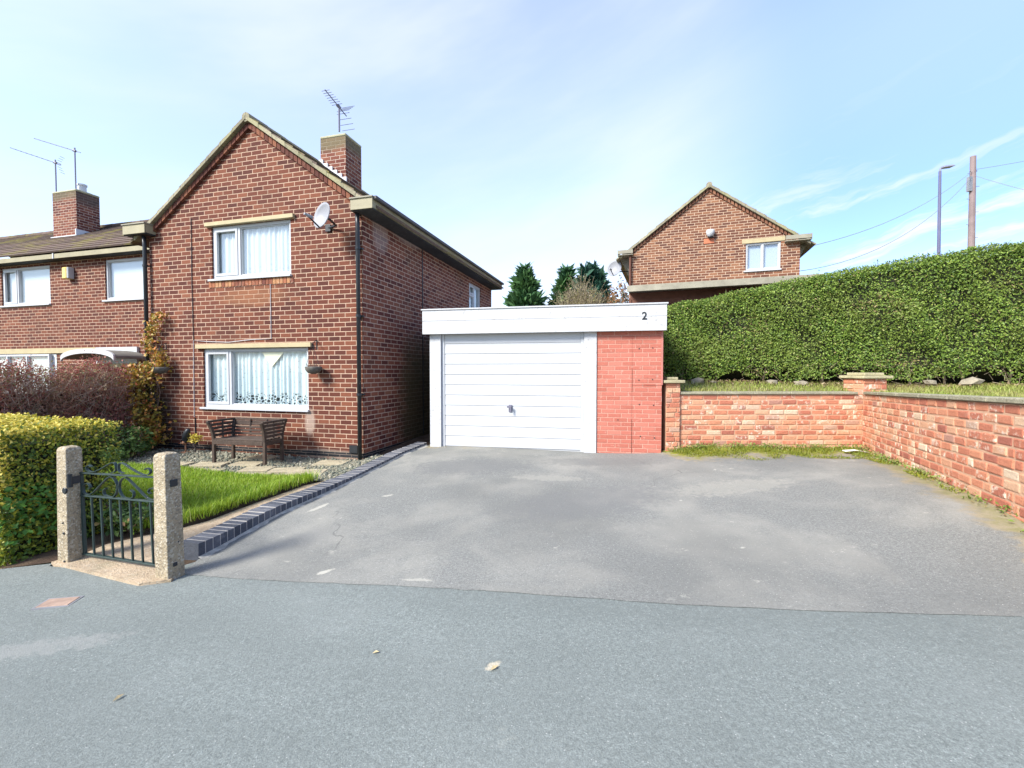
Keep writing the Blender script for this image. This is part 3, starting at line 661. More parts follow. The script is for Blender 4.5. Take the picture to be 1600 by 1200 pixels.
wl = np.repeat(wp, 22, 0) + rng.normal(0, .045, (len(wp) * 22, 2)); wz = H(wl[:, 0], wl[:, 1]) + rng.random(len(wl)) * .07 + .01
stuff(leaves('weeds', np.column_stack([wl, wz]), np.tile([-.1, -.4, 1.], (len(wl), 1)), .035, leaf_mat('weed leaf', [(0, (.10, .16, .03)), (.6, (.2, .28, .05)), (.85, (.30, .24, .10)), (1, (.3, .18, .1))]), None, .5, .6))
stuff(blades('moss_cushion', np.column_stack([bs, H(bs[:, 0], bs[:, 1]) + .014]), .018, .010, M['moss_blade'], lean=1.0))

# ------------------------------------------------------------------ windows
def window(parent, along, x0, x1, z0, z1, mull, pane_m, net_m, sash=(), lip=.05, transom=None, net_d=.095, flat=False, y0=.03):
    """upvc window; along='x' sits in a wall facing -y, along='y' in a wall facing +x"""
    xf = (lambda u, d, z: (u, d, z)) if along == 'x' else (lambda u, d, z: (-d, u, z))
    f = MB(xf); w_ = .055; y1 = y0 + .07
    f.box(x0, x1, y0, y1, z1 - w_, z1).box(x0, x1, y0, y1, z0, z0 + w_ + .01)
    f.box(x0, x0 + w_, y0, y1, z0 + w_, z1 - w_).box(x1 - w_, x1, y0, y1, z0 + w_, z1 - w_)
    cells = []; xs = [x0 + w_] + [c for m_ in mull for c in (m_ - w_ / 2, m_ + w_ / 2)] + [x1 - w_]
    for m_ in mull: f.box(m_ - w_ / 2, m_ + w_ / 2, y0, y1, z0 + w_, z1 - w_)
    for i in range(0, len(xs), 2): cells.append((xs[i], xs[i + 1], z0 + w_ + .01, z1 - w_))
    if transom:
        i, tz = transom; a = cells[i]; f.box(a[0], a[1], y0, y1, tz - w_ / 2, tz + w_ / 2)
        cells[i] = (a[0], a[1], a[2], tz - w_ / 2); cells.append((a[0], a[1], tz + w_ / 2, a[3])); sash = tuple(sash) + (len(cells) - 1,)
    for i in range(len(cells)):
        a = cells[i]; s_ = .05 if i in sash else .018; yy = y0 - .012 if i in sash else y0 + .02
        f.box(a[0], a[1], yy, yy + .05, a[3] - s_, a[3]).box(a[0], a[1], yy, yy + .05, a[2], a[2] + s_)
        f.box(a[0], a[0] + s_, yy, yy + .05, a[2] + s_, a[3] - s_).box(a[1] - s_, a[1], yy, yy + .05, a[2] + s_, a[3] - s_)
    fo = f.build('window', M['white'], parent, bevel=.004)
    MB(xf).quad((x0 + .03, y0 + .045, z0 + .03), (x1 - .03, y0 + .045, z0 + .03), (x1 - .03, y0 + .045, z1 - .03), (x0 + .03, y0 + .045, z1 - .03)).build('pane', pane_m, fo, fix=False)
    if lip: MB(xf).box(x0 - .06, x1 + .02, -lip, y0 + .02, z0 - .035, z0 + .004).build('sill', M['white'], fo, bevel=.004)
    # net curtain with pleats
    if net_m:
        n = 4 if flat else int((x1 - x0) * 90); vs = []; fs = []
        for i in range(n + 1):
            u = x0 - .12 + (x1 - x0 + .24) * i / n
            ph = 0 if flat else .016 * math.sin(u * 58 + 2.1 * math.sin(u * 7)) + .01 * math.sin(u * 23 + 1)
            for z in (z0 + .02, (z0 + z1) / 2, z1): vs.append((u, y0 + net_d + ph * (1.15 if z < z1 else .7), z))
        for i in range(n):
            for j in range(2): fs.append((i * 3 + j, i * 3 + 3 + j, i * 3 + 4 + j, i * 3 + 1 + j))
        c = MB(xf); c.add(vs, fs); c.build('curtain', net_m, fo, smooth=True, fix=False)
    return fo
def wall_cells(mb, xf, xs, holes, ztop, zbot=-.4, rev=.11):
    """wall face with rectangular openings and reveals; ztop(x) gives the top edge"""
    xs = sorted(set(xs + [v for hh in holes for v in hh[:2]]))
    for a, b in zip(xs[:-1], xs[1:]):
        m_ = (a + b) / 2; hs = sorted([hh for hh in holes if hh[0] - 1e-6 <= a and b <= hh[1] + 1e-6], key=lambda q: q[2]); z = zbot
        for hh in hs:
            mb.add([xf(a, 0, z), xf(b, 0, z), xf(b, 0, hh[2]), xf(a, 0, hh[2])], [(0, 1, 2, 3)]); z = hh[3]
        mb.add([xf(a, 0, z), xf(b, 0, z), xf(b, 0, ztop(b)), xf(a, 0, ztop(a))], [(0, 1, 2, 3)])
    for (a, b, c, d) in holes:
        for p, q_ in (((a, c), (b, c)), ((b, c), (b, d)), ((b, d), (a, d)), ((a, d), (a, c))):
            mb.add([xf(p[0], 0, p[1]), xf(q_[0], 0, q_[1]), xf(q_[0], rev, q_[1]), xf(p[0], rev, p[1])], [(0, 1, 2, 3)])
FX = lambda x, y, z: (x, y, z)
SX = lambda u, d, z: (-d, u, z)                          # wall facing +x at x=0
def tile_slope(mb, e0, e1, r0, r1, n, th=.042):
    """overlapping courses of tiles from eaves line e0-e1 up to ridge line r0-r1"""
    e0, e1, r0, r1 = map(Vector, (e0, e1, r0, r1)); up = (r0 - e0); nor = (e1 - e0).cross(up).normalized()
    if nor.z < 0: nor = -nor
    for i in range(n):
        a, b = i / n, min((i + 1.25) / n, 1.0)
        p = [e0.lerp(r0, a), e1.lerp(r1, a), e1.lerp(r1, b), e0.lerp(r0, b)]
        lo = [p[0] + nor * .022, p[1] + nor * .022, p[2] + nor * .002, p[3] + nor * .002]
        hi = [p[0] + nor * (.022 + th), p[1] + nor * (.022 + th), p[2] + nor * (.002 + th * .7), p[3] + nor * (.002 + th * .7)]
        mb.hexa([tuple(v) for v in lo + hi])

# ------------------------------------------------------------------ end house
house = empty('brick_house', (HO[0], HO[1], 0), -15.1)
tag(house, 'red brick end house with its gable to the street and lace curtained white windows', 'house')
W_, D_ = 4.87, 7.26; EZ = 4.40; RX, RZ = -2.33, 6.12
def gable_top(x): return EZ + (RZ - EZ) * (1 - abs(x - RX) / (W_ / 2 if x < RX else -RX))
win_up = (-3.29, -1.48, 3.35, 4.35); win_gf = (-3.55, -1.14, .90, 2.03); win_side = (5.18, 6.18, 3.2, 4.14)
mb = MB(); wall_cells(mb, FX, [-W_, RX, 0], [win_up, win_gf], gable_top); mb.build('gable_wall', M['brick'], house, fix=False)
mb = MB(); wall_cells(mb, SX, [0, D_], [win_side], lambda x: EZ); mb.build('side_wall', M['brick_side'], house, fix=False)
mb = MB(); mb.quad((-W_, D_, -.4), (-W_, 0, -.4), (-W_, 0, EZ), (-W_, D_, EZ))
mb.add([(-W_, D_, -.4), (0, D_, -.4), (0, D_, EZ), (RX, D_, RZ), (-W_, D_, EZ)], [(4, 3, 2, 1, 0)]); mb.build('rear_wall', M['brick_side'], house, fix=False)
mb = MB(); mb.box(-W_ + .03, -.03, 0.30, D_ - .03, 2.35, 2.5); mb.box(-W_ + .02, -.02, 1.2, 1.25, 0, 4.3); mb.box(-2.0, -1.96, 1.25, D_ - .1, 2.5, 4.3); mb.build('dark_interior', M['dark'], house)  # floor and partitions coloured near black so the rooms read as unlit
# black damp course, front and side, broken round the corner
mb = MB(); mb.box(-W_, .006, -.010, .01, .085, .165); mb.box(-.004, .010, .010, D_, .085, .165); mb.build('plinth', M['black_brick'], house)
# roof
roof = MB(); oh = .10
ez = EZ + .16; ex = .36; slope = (RZ - EZ) / (-RX)
rzt = RZ + .10
tile_slope(roof, (ex, -oh, rzt - (ex - RX) * slope * .97), (ex, D_ + oh, rzt - (ex - RX) * slope * .97), (RX, -oh, rzt), (RX, D_ + oh, rzt), 11)
lx = -W_ - .36
tile_slope(roof, (lx, -oh, rzt - (RX - lx) * slope * .97), (lx, D_ + oh, rzt - (RX - lx) * slope * .97), (RX, -oh, rzt), (RX, D_ + oh, rzt), 11)
rf = roof.build('roof', M['tile'], house, fix=True)
rd = MB()
for i in range(16):
    y = -oh - .01 + i * (D_ + .2) / 16; rd.tube([(RX, y, rzt + .005), (RX, y + (D_ + .2) / 16 - .006, rzt + .012)], .085, 12)
rd.build('ridge_tiles', M['tile_verge'], rf)
# verge: mortared pale strip under stepped tile ends, and brick band below it
vg = MB(); bd = MB()
for sgn, xe in ((1, ex - .12), (-1, lx + .12)):
    n = 9
    for i in range(n):
        a, b = i / n, (i + 1) / n
        xa, xb = RX + (xe - RX) * a, RX + (xe - RX) * b
        za, zb = rzt - abs(xa - RX) * slope * .97, rzt - abs(xb - RX) * slope * .97
        st = .018
        vg.hexa([(xa, -oh - .02, za - .035), (xb, -oh - .02, zb - .035), (xb, .02, zb - .035), (xa, .02, za - .035), (xa, -oh - .02, za + .035), (xb, -oh - .02, zb + .035 + st), (xb, .02, zb + .035 + st), (xa, .02, za + .035)])
    xe2 = -.02 if sgn > 0 else -W_ + .02
    n = 26
    for i in range(n):
        a, b = i / n + .003, (i + 1) / n - .003
        xa, xb = RX + (xe2 - RX) * a, RX + (xe2 - RX) * b
        za, zb = rzt - abs(xa - RX) * slope * .97 - .055, rzt - abs(xb - RX) * slope * .97 - .055
        bd.hexa([(xa, -.055, za - .105), (xb, -.055, zb - .105), (xb, .01, zb - .105), (xa, .01, za - .105), (xa, -.055, za), (xb, -.055, zb), (xb, .01, zb), (xa, .01, za)])
vg.build('verge', M['tile_verge'], rf, bevel=.004)
bd.build('verge_bricks', bricks3d('verge brick on edge', [(0, (.10, .04, .032)), (.6, (.17, .065, .045)), (1, (.26, .11, .065))], (.3, .2, .15), .2), house)
# boxed eaves
def eaves(xa, xb, name='eaves'):
    e = MB(); zb, zt = EZ - .10, EZ + .08
    e.box(xa, xb, -.215, -.195, zb, zt)                                     # front face
    (e.box(xb - .02, xb, -.195, D_ + .13, zb, zt) if xb > 0 else e.box(xa, xa + .02, -.195, D_ + .13, zb, zt))
    (e.box(xb - .04, xb, -.19, 0, zb, zt) if xb < 0 else None)
    o = e.build(name, M['fascia'], house, bevel=.004)
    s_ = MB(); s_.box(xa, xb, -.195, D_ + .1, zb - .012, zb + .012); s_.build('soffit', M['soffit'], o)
    t_ = MB(); t_.box(xa - .01, xb + .01, -.235, -.0, zt, zt + .022); t_.build('lead_cap', M['fascia_grey'], o)
    if xb > 0:
        g = MB(); g.box(xb - .0, xb + .07, -.2, D_ + .13, zt - .035, zt + .025); g.build('gutter', worn('dark gutter', (.07, .065, .06), .2, .6), o, bevel=.01)
    return o
eaves(-.09, .33); eaves(-W_ - .40, -W_ + .18)
for (x0, x1, z0, z1) in ((-3.40, -1.38, 4.352, 4.425), (-3.68, -1.04, 2.035, 2.115)):
    MB().box(x0, x1, -.06, .02, z0, z1).build('lintel', M['lintel'], house, bevel=.004)
window(house, 'x', *win_up, [-2.67], M['glass_bright'], M['net_up'], sash=(0,))
wg = window(house, 'x', *win_gf, [-2.93], M['glass'], M['net'], sash=(0,))
cl = MB(); cl.prism([(-2.24, 1.96), (-1.74, 1.96), (-2.02, 1.68)], .085, .092); cl.build('pelmet_point', M['cream'], wg)
window(house, 'y', *win_side, [5.66], M['glass'], M['net_up'], transom=(0, 3.80), lip=.04)
# brick on edge sill under the upper window
sb = MB(); xx = -3.36
while xx < -1.46: sb.box(xx, xx + .066, -.012, .01, 3.20, 3.312); xx += .078
sb.build('window_cill', bricks3d('brick on edge cill', [(0, (.16, .06, .045)), (.5, (.34, .13, .07)), (1, (.45, .24, .12))], (.5, .4, .3), .4), house)
for x in (-.045, -W_ - .02):
    p_ = MB(); p_.tube([(x, -.09, EZ - .10), (x, -.075, EZ - .3), (x, -.075, .02)], .036, 12); po = p_.build('downpipe', M['black'], house, smooth=True)
    for z in (EZ - .7, 2.55, 1.2):
        b_ = MB(); b_.tube([(x, -.075, z - .02), (x, -.075, z + .02)], .047, 12); b_.box(x - .07, x + .07, -.05, 0, z - .012, z + .012); b_.build('bracket', M['black'], po)
# cables on the gable
c_ = MB(); c_.tube([(-3.77, -.012, 4.55), (-3.78, -.012, 3.3), (-3.77, -.012, 2.2)], .007, 5); c_.build('cable', M['black'], house); c_ = MB(); c_.tube([(-3.77, -.012, .69), (-3.76, -.012, .1)], .009, 5); c_.build('cable', M['black'], house)
c_ = MB(); c_.tube([(-1.93, -.012, 3.2), (-1.93, -.012, 2.2), (-2.4, -.012, 2.19), (-2.9, -.02, 2.15), (-3.4, -.016, 2.17), (-3.77, -.012, 2.2), (-3.79, -.012, .7)], .006, 5); c_.build('cable', M['white'], house)
c_ = MB(); c_.tube([(-.13, -.01, 4.2), (-.12, -.01, 1.0), (-.10, -.012, .35)], .006, 5); c_.box(-.28, -.12, -.04, 0, .17, .30); c_.build('meter_box', M['black'], house)
c_ = MB(); c_.box(.004, .016, 2.23, 2.255, .2, EZ - .1); c_.build('movement_joint', M['black'], house)
# chimney
def chimney(parent, x0, x1, y0, y1, z0, z1, flash=True, pots=0):
    c = MB(); c.box(x0, x1, y0, y1, z0, z1); co_ = c.build('chimney', M['brick_stack'], parent)
    k_ = MB(); k_.box(x0 - .012, x1 + .012, y0 - .012, y1 + .012, z1, z1 + .07); k_.box(x0 + .12, x1 - .12, y0 + .12, y1 - .12, z1 + .07, z1 + .12); k_.build('chimney_cap', M['verge'], co_, bevel=.02)
    for i in range(pots):
        px__ = x1 - .25; pm = MB(); pm.lathe([(.11, 0), (.11, .22), (.13, .22), (.13, .27), (.08, .27)], 14, (px__, (y0 + y1) / 2, z1 + .08)); pm.build('chimney_pot', M['lead'], co_, smooth=False)
    return co_
ch = chimney(house, -2.31, -1.66, 1.89, 2.48, 5.2, 6.80)
fl = MB()
for i in range(6):
    x = -2.36 + i * .12; fl.box(x, x + .13, 1.86, 1.888, 6.24 - (x - RX) * slope - .10, 6.24 - (x - RX) * slope + .08)
fl.build('flashing', M['lead'], ch)

def child_of_frame(fr_, loc): return fr_.matrix_basis @ Vector(loc)
# satellite dishes
def dish(name, fr_, loc, face, radius, label, group=None, arm=(0, 0, 0)):
    fr_m = Matrix.Translation(fr_.location) @ fr_.rotation_euler.to_matrix().to_4x4()
    e = empty(name, fr_m @ Vector(loc)); e.rotation_euler = fr_.rotation_euler
    d = Vector(face).normalized(); q = d.to_track_quat('Z', 'Y').to_matrix()
    vs = []; fs = []; n = 28; rings = 7
    for side in (0, 1):
        for i in range(rings + 1):
            r_ = radius * i / rings
            for k in range(n):
                a = 2 * math.pi * k / n; p = Vector((r_ * math.cos(a) * .92, r_ * math.sin(a), .32 * r_ * r_ / radius - .014 * side)); vs.append(tuple(q @ p))
    st = (rings + 1) * n
    for side in (0, 1):
        for i in range(rings):
            for k in range(n):
                f_ = (side * st + i * n + k, side * st + i * n + (k + 1) % n, side * st + (i + 1) * n + (k + 1) % n, side * st + (i + 1) * n + k); fs.append(f_ if side == 0 else f_[::-1])
    for k in range(n): fs.append((rings * n + k, rings * n + (k + 1) % n, st + rings * n + (k + 1) % n, st + rings * n + k))
    m_ = MB(); m_.add(vs, fs); m_.build('reflector', M['dish'], e, smooth=True, fix=False)
    low = q @ Vector((0, -radius * .96, .3 * radius)); tip = q @ Vector((0, -radius * .55, radius * 1.35))
    a_ = MB(); a_.tube([tuple(low), tuple(tip)], .014, 6); a_.build('feed_arm', M['black'], e)
    l_ = MB(); l_.tube([tuple(tip - d * .0), tuple(tip - d * .09)], .028, 10); l_.tube([tuple(tip), tuple(tip + d * .05)], .02, 10); l_.build('receiver', M['dish'], e)
    b_ = MB(); b_.tube([(0, 0, 0), tuple(-d * .1), (0, arm[1] * .8 + .0, -.05), arm], .02, 8); b_.box(arm[0] - .05, arm[0] + .05, arm[1] - .02, arm[1], arm[2] - .06, arm[2] + .06); b_.build('wall_bracket', M['black'], e)
    return tag(e, label, 'satellite dish', group)
dish('satellite_dish', house, (-.47, -.36, 4.17), (-.30, -.93, .20), .225, 'grey satellite dish on the red brick gable beside the upper window', arm=(-.20, .345, -.06))

# ------------------------------------------------------------------ neighbouring terrace
ter = empty('terraced_house', (HO[0], HO[1], 0), -15.1)
tag(ter, 'red brick terraced house set back on the left with mossy brown tiled roof', 'house')
TY = 1.6; TL = -20; TE = 4.56
w1, w2 = (-12.62, -10.66, 3.42, 4.46), (-8.62, -7.22, 3.42, 4.46)
mb = MB(); wall_cells(mb, lambda x, y, z: (x, TY + y, z), [TL, -W_ - .0], [w1, w2], lambda x: TE); mb.build('front_wall', M['brick'], ter, fix=False)
mb = MB(); mb.quad((TL, TY, -.4), (TL, 8.2, -.4), (TL, 8.2, TE), (TL, TY, TE)); mb.quad((TL, 8.2, -.4), (-W_, 8.2, -.4), (-W_, 8.2, TE), (TL, 8.2, TE)); mb.build('rear_wall', M['brick_side'], ter, fix=False)
mb = MB(); mb.box(TL + .1, -W_ - .05, TY + 1.0, TY + 1.05, 2.6, 4.4); mb.build('dark_interior', M['dark'], ter)  # upright dark sheet behind the windows stands for unlit rooms
tfr = empty('w', (0, TY, 0)); bpy.data.objects.remove(tfr)
def shiftwin(*a, **k_):
    o = window(*a, **k_); o.location.y = TY; return o
shiftwin(ter, 'x', *w1, [-12.0], M['glass_bright'], M['blind'], sash=(0,), flat=True)
shiftwin(ter, 'x', *w2, [], M['glass_bright'], M['blind'], flat=True)
RYT, RZT = 4.7, 6.62
r_ = MB(); tile_slope(r_, (TL, TY - .27, TE + .10), (-W_ - .35, TY - .27, TE + .10), (TL, RYT, RZT), (-W_ - .35, RYT, RZT), 13)
tile_slope(r_, (TL, 8.45, TE + .10), (-W_ - .35, 8.45, TE + .10), (TL, RYT, RZT), (-W_ - .35, RYT, RZT), 13)
tr = r_.build('roof', M['tile'], ter)
r_ = MB()
for i in range(34): r_.tube([(TL + i * .44, RYT, RZT + .03), (TL + .435 + i * .44, RYT, RZT + .035)], .09, 10)
r_.build('ridge_tiles', M['tile'], tr)
e_ = MB(); e_.box(TL, -W_ - .42, TY - .26, TY - .235, TE - .03, TE + .085); eo = e_.build('fascia', M['fascia'], ter)
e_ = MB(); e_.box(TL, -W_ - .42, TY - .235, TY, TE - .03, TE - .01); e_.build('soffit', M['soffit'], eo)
e_ = MB(); e_.box(-10.06, -10.02, TY - .275, TY - .262, TE - .04, TE + .10); e_.build('gutter_joint', M['white'], eo)
tch = chimney(ter, -13.78, -12.70, 3.45, 4.10, 5.4, 7.36, pots=1)
e_ = MB(); e_.box(-13.83, -12.65, 3.40, 3.448, 5.83, 5.96); e_.box(-12.698, -12.66, 3.40, 4.1, 5.85, 6.15); e_.build('flashing', M['lead'], tch)
# porch canopy with curved front
mb = MB(); mb.box(-13.5, -8.95, TY - .05, TY + .02, 2.08, 2.22); mb.build('lintel', M['lintel'], ter, bevel=.004)
mb = MB(); mb.box(-8.93, -7.50, TY - .06, TY, 1.80, 2.215); cp = mb.build('door_surround', M['white_paint'], ter)
mb = MB(); n = 16; pf = []; pbk = []
for i in range(n + 1):
    a = math.pi * (i / n); x = -8.05 - .88 * math.cos(a); z = 1.90 + .19 * math.sin(a)
    pf.append((x, z))
for i in range(n):
    (xa, za), (xb, zb) = pf[i], pf[i + 1]
    mb.hexa([(xa, TY - .75, za), (xb, TY - .75, zb), (xb, TY - .06, zb), (xa, TY - .06, za), (xa, TY - .75, za + .03), (xb, TY - .75, zb + .03), (xb, TY - .06, zb + .03), (xa, TY - .06, za + .03)])
cn = mb.build('canopy', M['felt'], ter)
mb = MB()
for i in range(n):
    (xa, za), (xb, zb) = pf[i], pf[i + 1]
    mb.hexa([(xa, TY - .80, za - .06), (xb, TY - .80, zb - .06), (xb, TY - .755, zb - .06), (xa, TY - .755, za - .06), (xa, TY - .80, za + .05), (xb, TY - .80, zb + .05), (xb, TY - .755, zb + .05), (xa, TY - .755, za + .05)])
mb.build('canopy_edge', M['white_paint'], cn)
mb = MB(); mb.box(-8.5, -7.62, TY - .09, TY - .062, .05, 1.79); dr = mb.build('door', M['cladding'], ter); mb = MB(); mb.box(-8.59, -8.50, TY - .11, TY - .055, .05, 1.795); mb.box(-7.62, -7.53, TY - .11, TY - .055, .05, 1.795); mb.box(-8.50, -7.62, TY - .11, TY - .055, 1.70, 1.795); mb.build('frame', M['lintel'], dr)
window(ter, 'x', -13.2, -10.6, .9, 2.06, [-12.3, -11.5], M['glass_bright'], M['blind'], flat=True, y0=-.10, net_d=.09).location.y = TY
# alarm box
def place(o, fr_, loc):
    o.location = (Matrix.Translation(fr_.location) @ fr_.rotation_euler.to_matrix().to_4x4()) @ Vector(loc); o.rotation_euler = fr_.rotation_euler; return o
ab = place(empty('alarm_box', (0, 0, 0)), ter, (-9.83, TY - .08, 4.17)); tag(ab, 'small yellow and white alarm box under the eaves of the left house', 'alarm box')
MB().box(-.11, .06, -.075, .075, -.15, .15).build('cover', M['yellow_box'], ab, bevel=.02); MB().box(.062, .12, -.07, .075, -.145, .145).build('side_panel', M['white'], ab, bevel=.015)

# ------------------------------------------------------------------ tv aerials
def yagi(name, base, mast_h, boom, blen, nel, elen, label, group, eldir, base_len=.0, refl=True, parent_rot=None):
    e = empty(name, base)
    m_ = MB(); m_.tube([(0, 0, 0), (0, 0, mast_h)], .02, 7); m_.build('mast', M['metal'], e)
    b = Vector(boom).normalized(); el = Vector(eldir).normalized(); c0 = Vector((0, 0, mast_h * .93))
    m_ = MB(); m_.tube([tuple(c0 - b * .22), tuple(c0 + b * blen)], .012, 6); bo = m_.build('boom', M['metal'], e)
    for i in range(nel):
        m_ = MB()
        p = c0 + b * (.06 + (blen - .08) * i / max(nel - 1, 1)); l_ = elen * (1 - .3 * i / nel)
        m_.tube([tuple(p - el * l_ / 2), tuple(p + el * l_ / 2)], .006, 4); m_.build('element', M['metal'], bo)
    if refl:
        for k_ in (-1, 1):
            for j in range(4):
                p = c0 - b * (.12 + .05 * j) + Vector((0, 0, k_ * (.03 + .075 * j))); m_ = MB(); m_.tube([tuple(p - el * elen * .62), tuple(p + el * elen * .62)], .006, 4); m_.build('reflector_rod', M['metal'], bo)
    m_ = MB(); m_.tube([tuple(c0 - b * .04), tuple(c0 + b * .06)], .035, 8); m_.build('clamp', M['metal'], bo)
    return tag(e, label, 'tv aerial', group)
fm = Matrix.Translation(house.location) @ house.rotation_euler.to_matrix().to_4x4()
yagi('tv_aerial', fm @ Vector((-1.86, 1.95, 6.95)), .58, (-.55, -.45, .62), .40, 7, .26, 'television aerial on the chimney of the end house', 'aerials on the chimneys', (.97, -.25, 0))
yagi('tv_aerial', fm @ Vector((-13.86, 3.6, 7.10)), 1.45, (-.95, .1, .33), 1.75, 9, .12, 'left aerial strapped to the side of the far left chimney', 'aerials on the chimneys', (0, 1, 0), refl=True)
yagi('tv_aerial', fm @ Vector((-12.95, 3.6, 7.40)), 1.42, (-.95, .1, .31), 1.55, 8, .05, 'taller aerial rising from the top of the far left chimney', 'aerials on the chimneys', (0, 1, 0), refl=False)

# ------------------------------------------------------------------ garage
gar = empty('garage', (-1.55, 8.2, 0), -11.1)
tag(gar, 'flat roofed garage with white up and over door and white fascia numbered 2', 'garage')
g0 = .10
MB().box(.04, .255, -.02, .12, g0, 2.32).build('door_post', M['white_paint'], gar, bevel=.004)
MB().box(2.845, 3.06, -.02, .12, g0, 2.32).build('door_post', M['white_paint'], gar, bevel=.004)
mb = MB(); mb.box(3.065, 3.645, 0, .22, g0, 2.32); mb.box(3.655, 4.13, .004, .22, g0, 1.36); mb.box(3.655, 4.13, .002, .22, 1.366, 2.32); mb.box(3.60, 3.70, .03, .2, g0, 2.3); mb.box(3.645, 3.655, .006, .03, 1.62, 2.3); mb.box(3.645, 3.655, .006, .03, .78, 1.25); mb.build('brick_pier', M['brick_pier'], gar)
mb = MB(); mb.box(4.115, 4.145, -.006, .05, 1.37, 2.30); mb.build('corner_strip', worn('red painted trim', (.42, .15, .12), .1, .6), gar)
mb = MB()
for (x, z) in [(3.76, 1.98), (3.98, 1.99), (3.76, 1.45), (3.98, 1.46), (3.77, 1.04), (4.0, 1.03), (3.79, .50), (4.02, .48), (3.42, .77)]: MB().tube([(x, -.003, z), (x, .01, z)], .011, 8).build('drill_hole', M['dark'], gar)
mb = MB(); mb.box(.04, .16, .12, 6.0, g0, 2.55); mb.box(4.0, 4.13, .22, 6.0, g0, 2.55); mb.box(.16, 4.0, 5.9, 6.0, g0, 2.55); mb.build('wall', brick_mat('garage brick', .225, .075, .010, SIDE, (.4, .3, .22)), gar)
# fascia: two boards one above the other
mb = MB(); mb.box(-.06, 4.185, -.12, -.09, 2.27, 2.505); mb.box(-.06, 4.185, -.122, -.09, 2.508, 2.70); mb.box(-.06, -.03, -.09, 6.1, 2.29, 2.70); mb.box(4.155, 4.185, -.09, 6.1, 2.29, 2.70)
fa = mb.build('fascia', M['white_paint'], gar, bevel=.003)
mb = MB(); mb.box(-.08, 4.205, -.14, 6.12, 2.70, 2.725); mb.build('roof', M['white_paint'], gar, bevel=.004)
mb = MB(); mb.box(-.03, 4.155, -.09, 6.1, 2.29, 2.31); mb.build('soffit', M['white_paint'], gar)
# panelled up and over door
dz0, dz1 = .215, 2.285; n = 11; ph = (dz1 - dz0) / n
mb = MB()
for i in range(n):
    a = dz0 + i * ph; b = a + ph
    mb.add([(.315, .041, a), (2.785, .041, a), (2.785, .030, a + .014), (.315, .030, a + .014), (2.785, .034, b - .010), (.315, .034, b - .010), (2.785, .041, b), (.315, .041, b)],
           [(0, 1, 2, 3), (3, 2, 4, 5), (5, 4, 6, 7), (0, 3, 5, 7), (1, 6, 4, 2)])
dr = mb.build('door', M['white'], gar, fix=False)
mb = MB(); mb.box(.258, .312, .02, .09, dz0 - .02, 2.30); mb.box(2.788, 2.842, .02, .09, dz0 - .02, 2.30); mb.box(.312, 2.788, .045, .09, dz0 - .03, dz0 + .004); mb.box(.312, 2.788, .06, .12, dz0, 2.3); mb.build('door_frame', M['white'], dr, bevel=.003)
mb = MB(); mb.box(1.515, 1.575, .012, .032, .87, 1.0); mb.tube([(1.545, .02, .965), (1.545, -.03, .965)], .016, 10); mb.box(1.495, 1.575, -.045, -.028, .95, .985); mb.box(1.55, 1.575, -.042, -.026, .87, .96); mb.build('handle', M['metal'], dr, bevel=.003)
# the figure 2
fc = bpy.data.curves.new('figure', 'FONT'); fc.body = '2'; fc.size = .175; fc.offset = .003; fc.extrude = .002; fc.align_x = 'CENTER'
fo = bpy.data.objects.new('tmp', fc); C.objects.link(fo); dg = bpy.context.evaluated_depsgraph_get(); me = bpy.data.meshes.new_from_object(fo.evaluated_get(dg)); bpy.data.objects.remove(fo)
no = bpy.data.objects.new('house_number', me); C.objects.link(no); me.materials.clear(); me.materials.append(M['black']); no.parent = gar; no.location = (3.83, -.126, 2.455); no.rotation_euler = (R(90), 0, 0)

# ------------------------------------------------------------------ second house up the hill
h2 = empty('brick_house', (4.0, 15.2, 1.15), -19.7)
tag(h2, 'tan brick gabled house up the hill behind the garage and hedge', 'house')
W2, E2, Z2 = 5.0, 4.40, 1.15
wh2 = (3.53, 4.49, 4.735 - Z2, 5.59 - Z2)
def g2(x): return E2 + 1.86 * (1 - abs(x - 2.45) / 2.5)
mb = MB(); wall_cells(mb, FX, [0, 2.45, W2], [wh2], g2); mb.build('gable_wall', M['brick_far'], h2, fix=False)
mb = MB(); mb.quad((W2, 0, -.4), (W2, 8, -.4), (W2, 8, E2), (W2, 0, E2)); mb.quad((0, 8, -.4), (0, 0, -.4), (0, 0, E2), (0, 8, E2)); mb.add([(0, 8, -.4), (W2, 8, -.4), (W2, 8, E2), (2.45, 8, g2(2.45)), (0, 8, E2)], [(0, 1, 2, 3, 4)]); mb.build('side_wall', M['brick_far'], h2, fix=False)
MB().box(.05, W2 - .05, 1, 1.05, 2, 4.4).build('dark_interior', M['dark'], h2)  # dark panel behind the window, room shade put into its colour
window(h2, 'x', *wh2, [4.0], M['glass_bright'], M['curtain_grey'], lip=.05, flat=True)
MB().box(3.42, 4.60, -.02, .02, wh2[3] + .002, wh2[3] + .13).build('lintel', M['lintel'], h2)
r_ = MB(); ap = g2(2.45) + .10; s2 = 1.86 / 2.5
tile_slope(r_, (-.42, -.1, ap - 2.87 * s2), (-.42, 8.1, ap - 2.87 * s2), (2.45, -.1, ap), (2.45, 8.1, ap), 11)
tile_slope(r_, (5.36, -.1, ap - 2.91 * s2), (5.36, 8.1, ap - 2.91 * s2), (2.45, -.1, ap), (2.45, 8.1, ap), 11)
r2 = r_.build('roof', M['tile_verge'], h2)
r_ = MB(); r_.tube([(2.45, -.12, ap + .02), (2.45, 8.1, ap + .02)], .09, 10); r_.build('ridge_tiles', M['tile_verge'], r2)
r_ = MB(); v_ = MB()
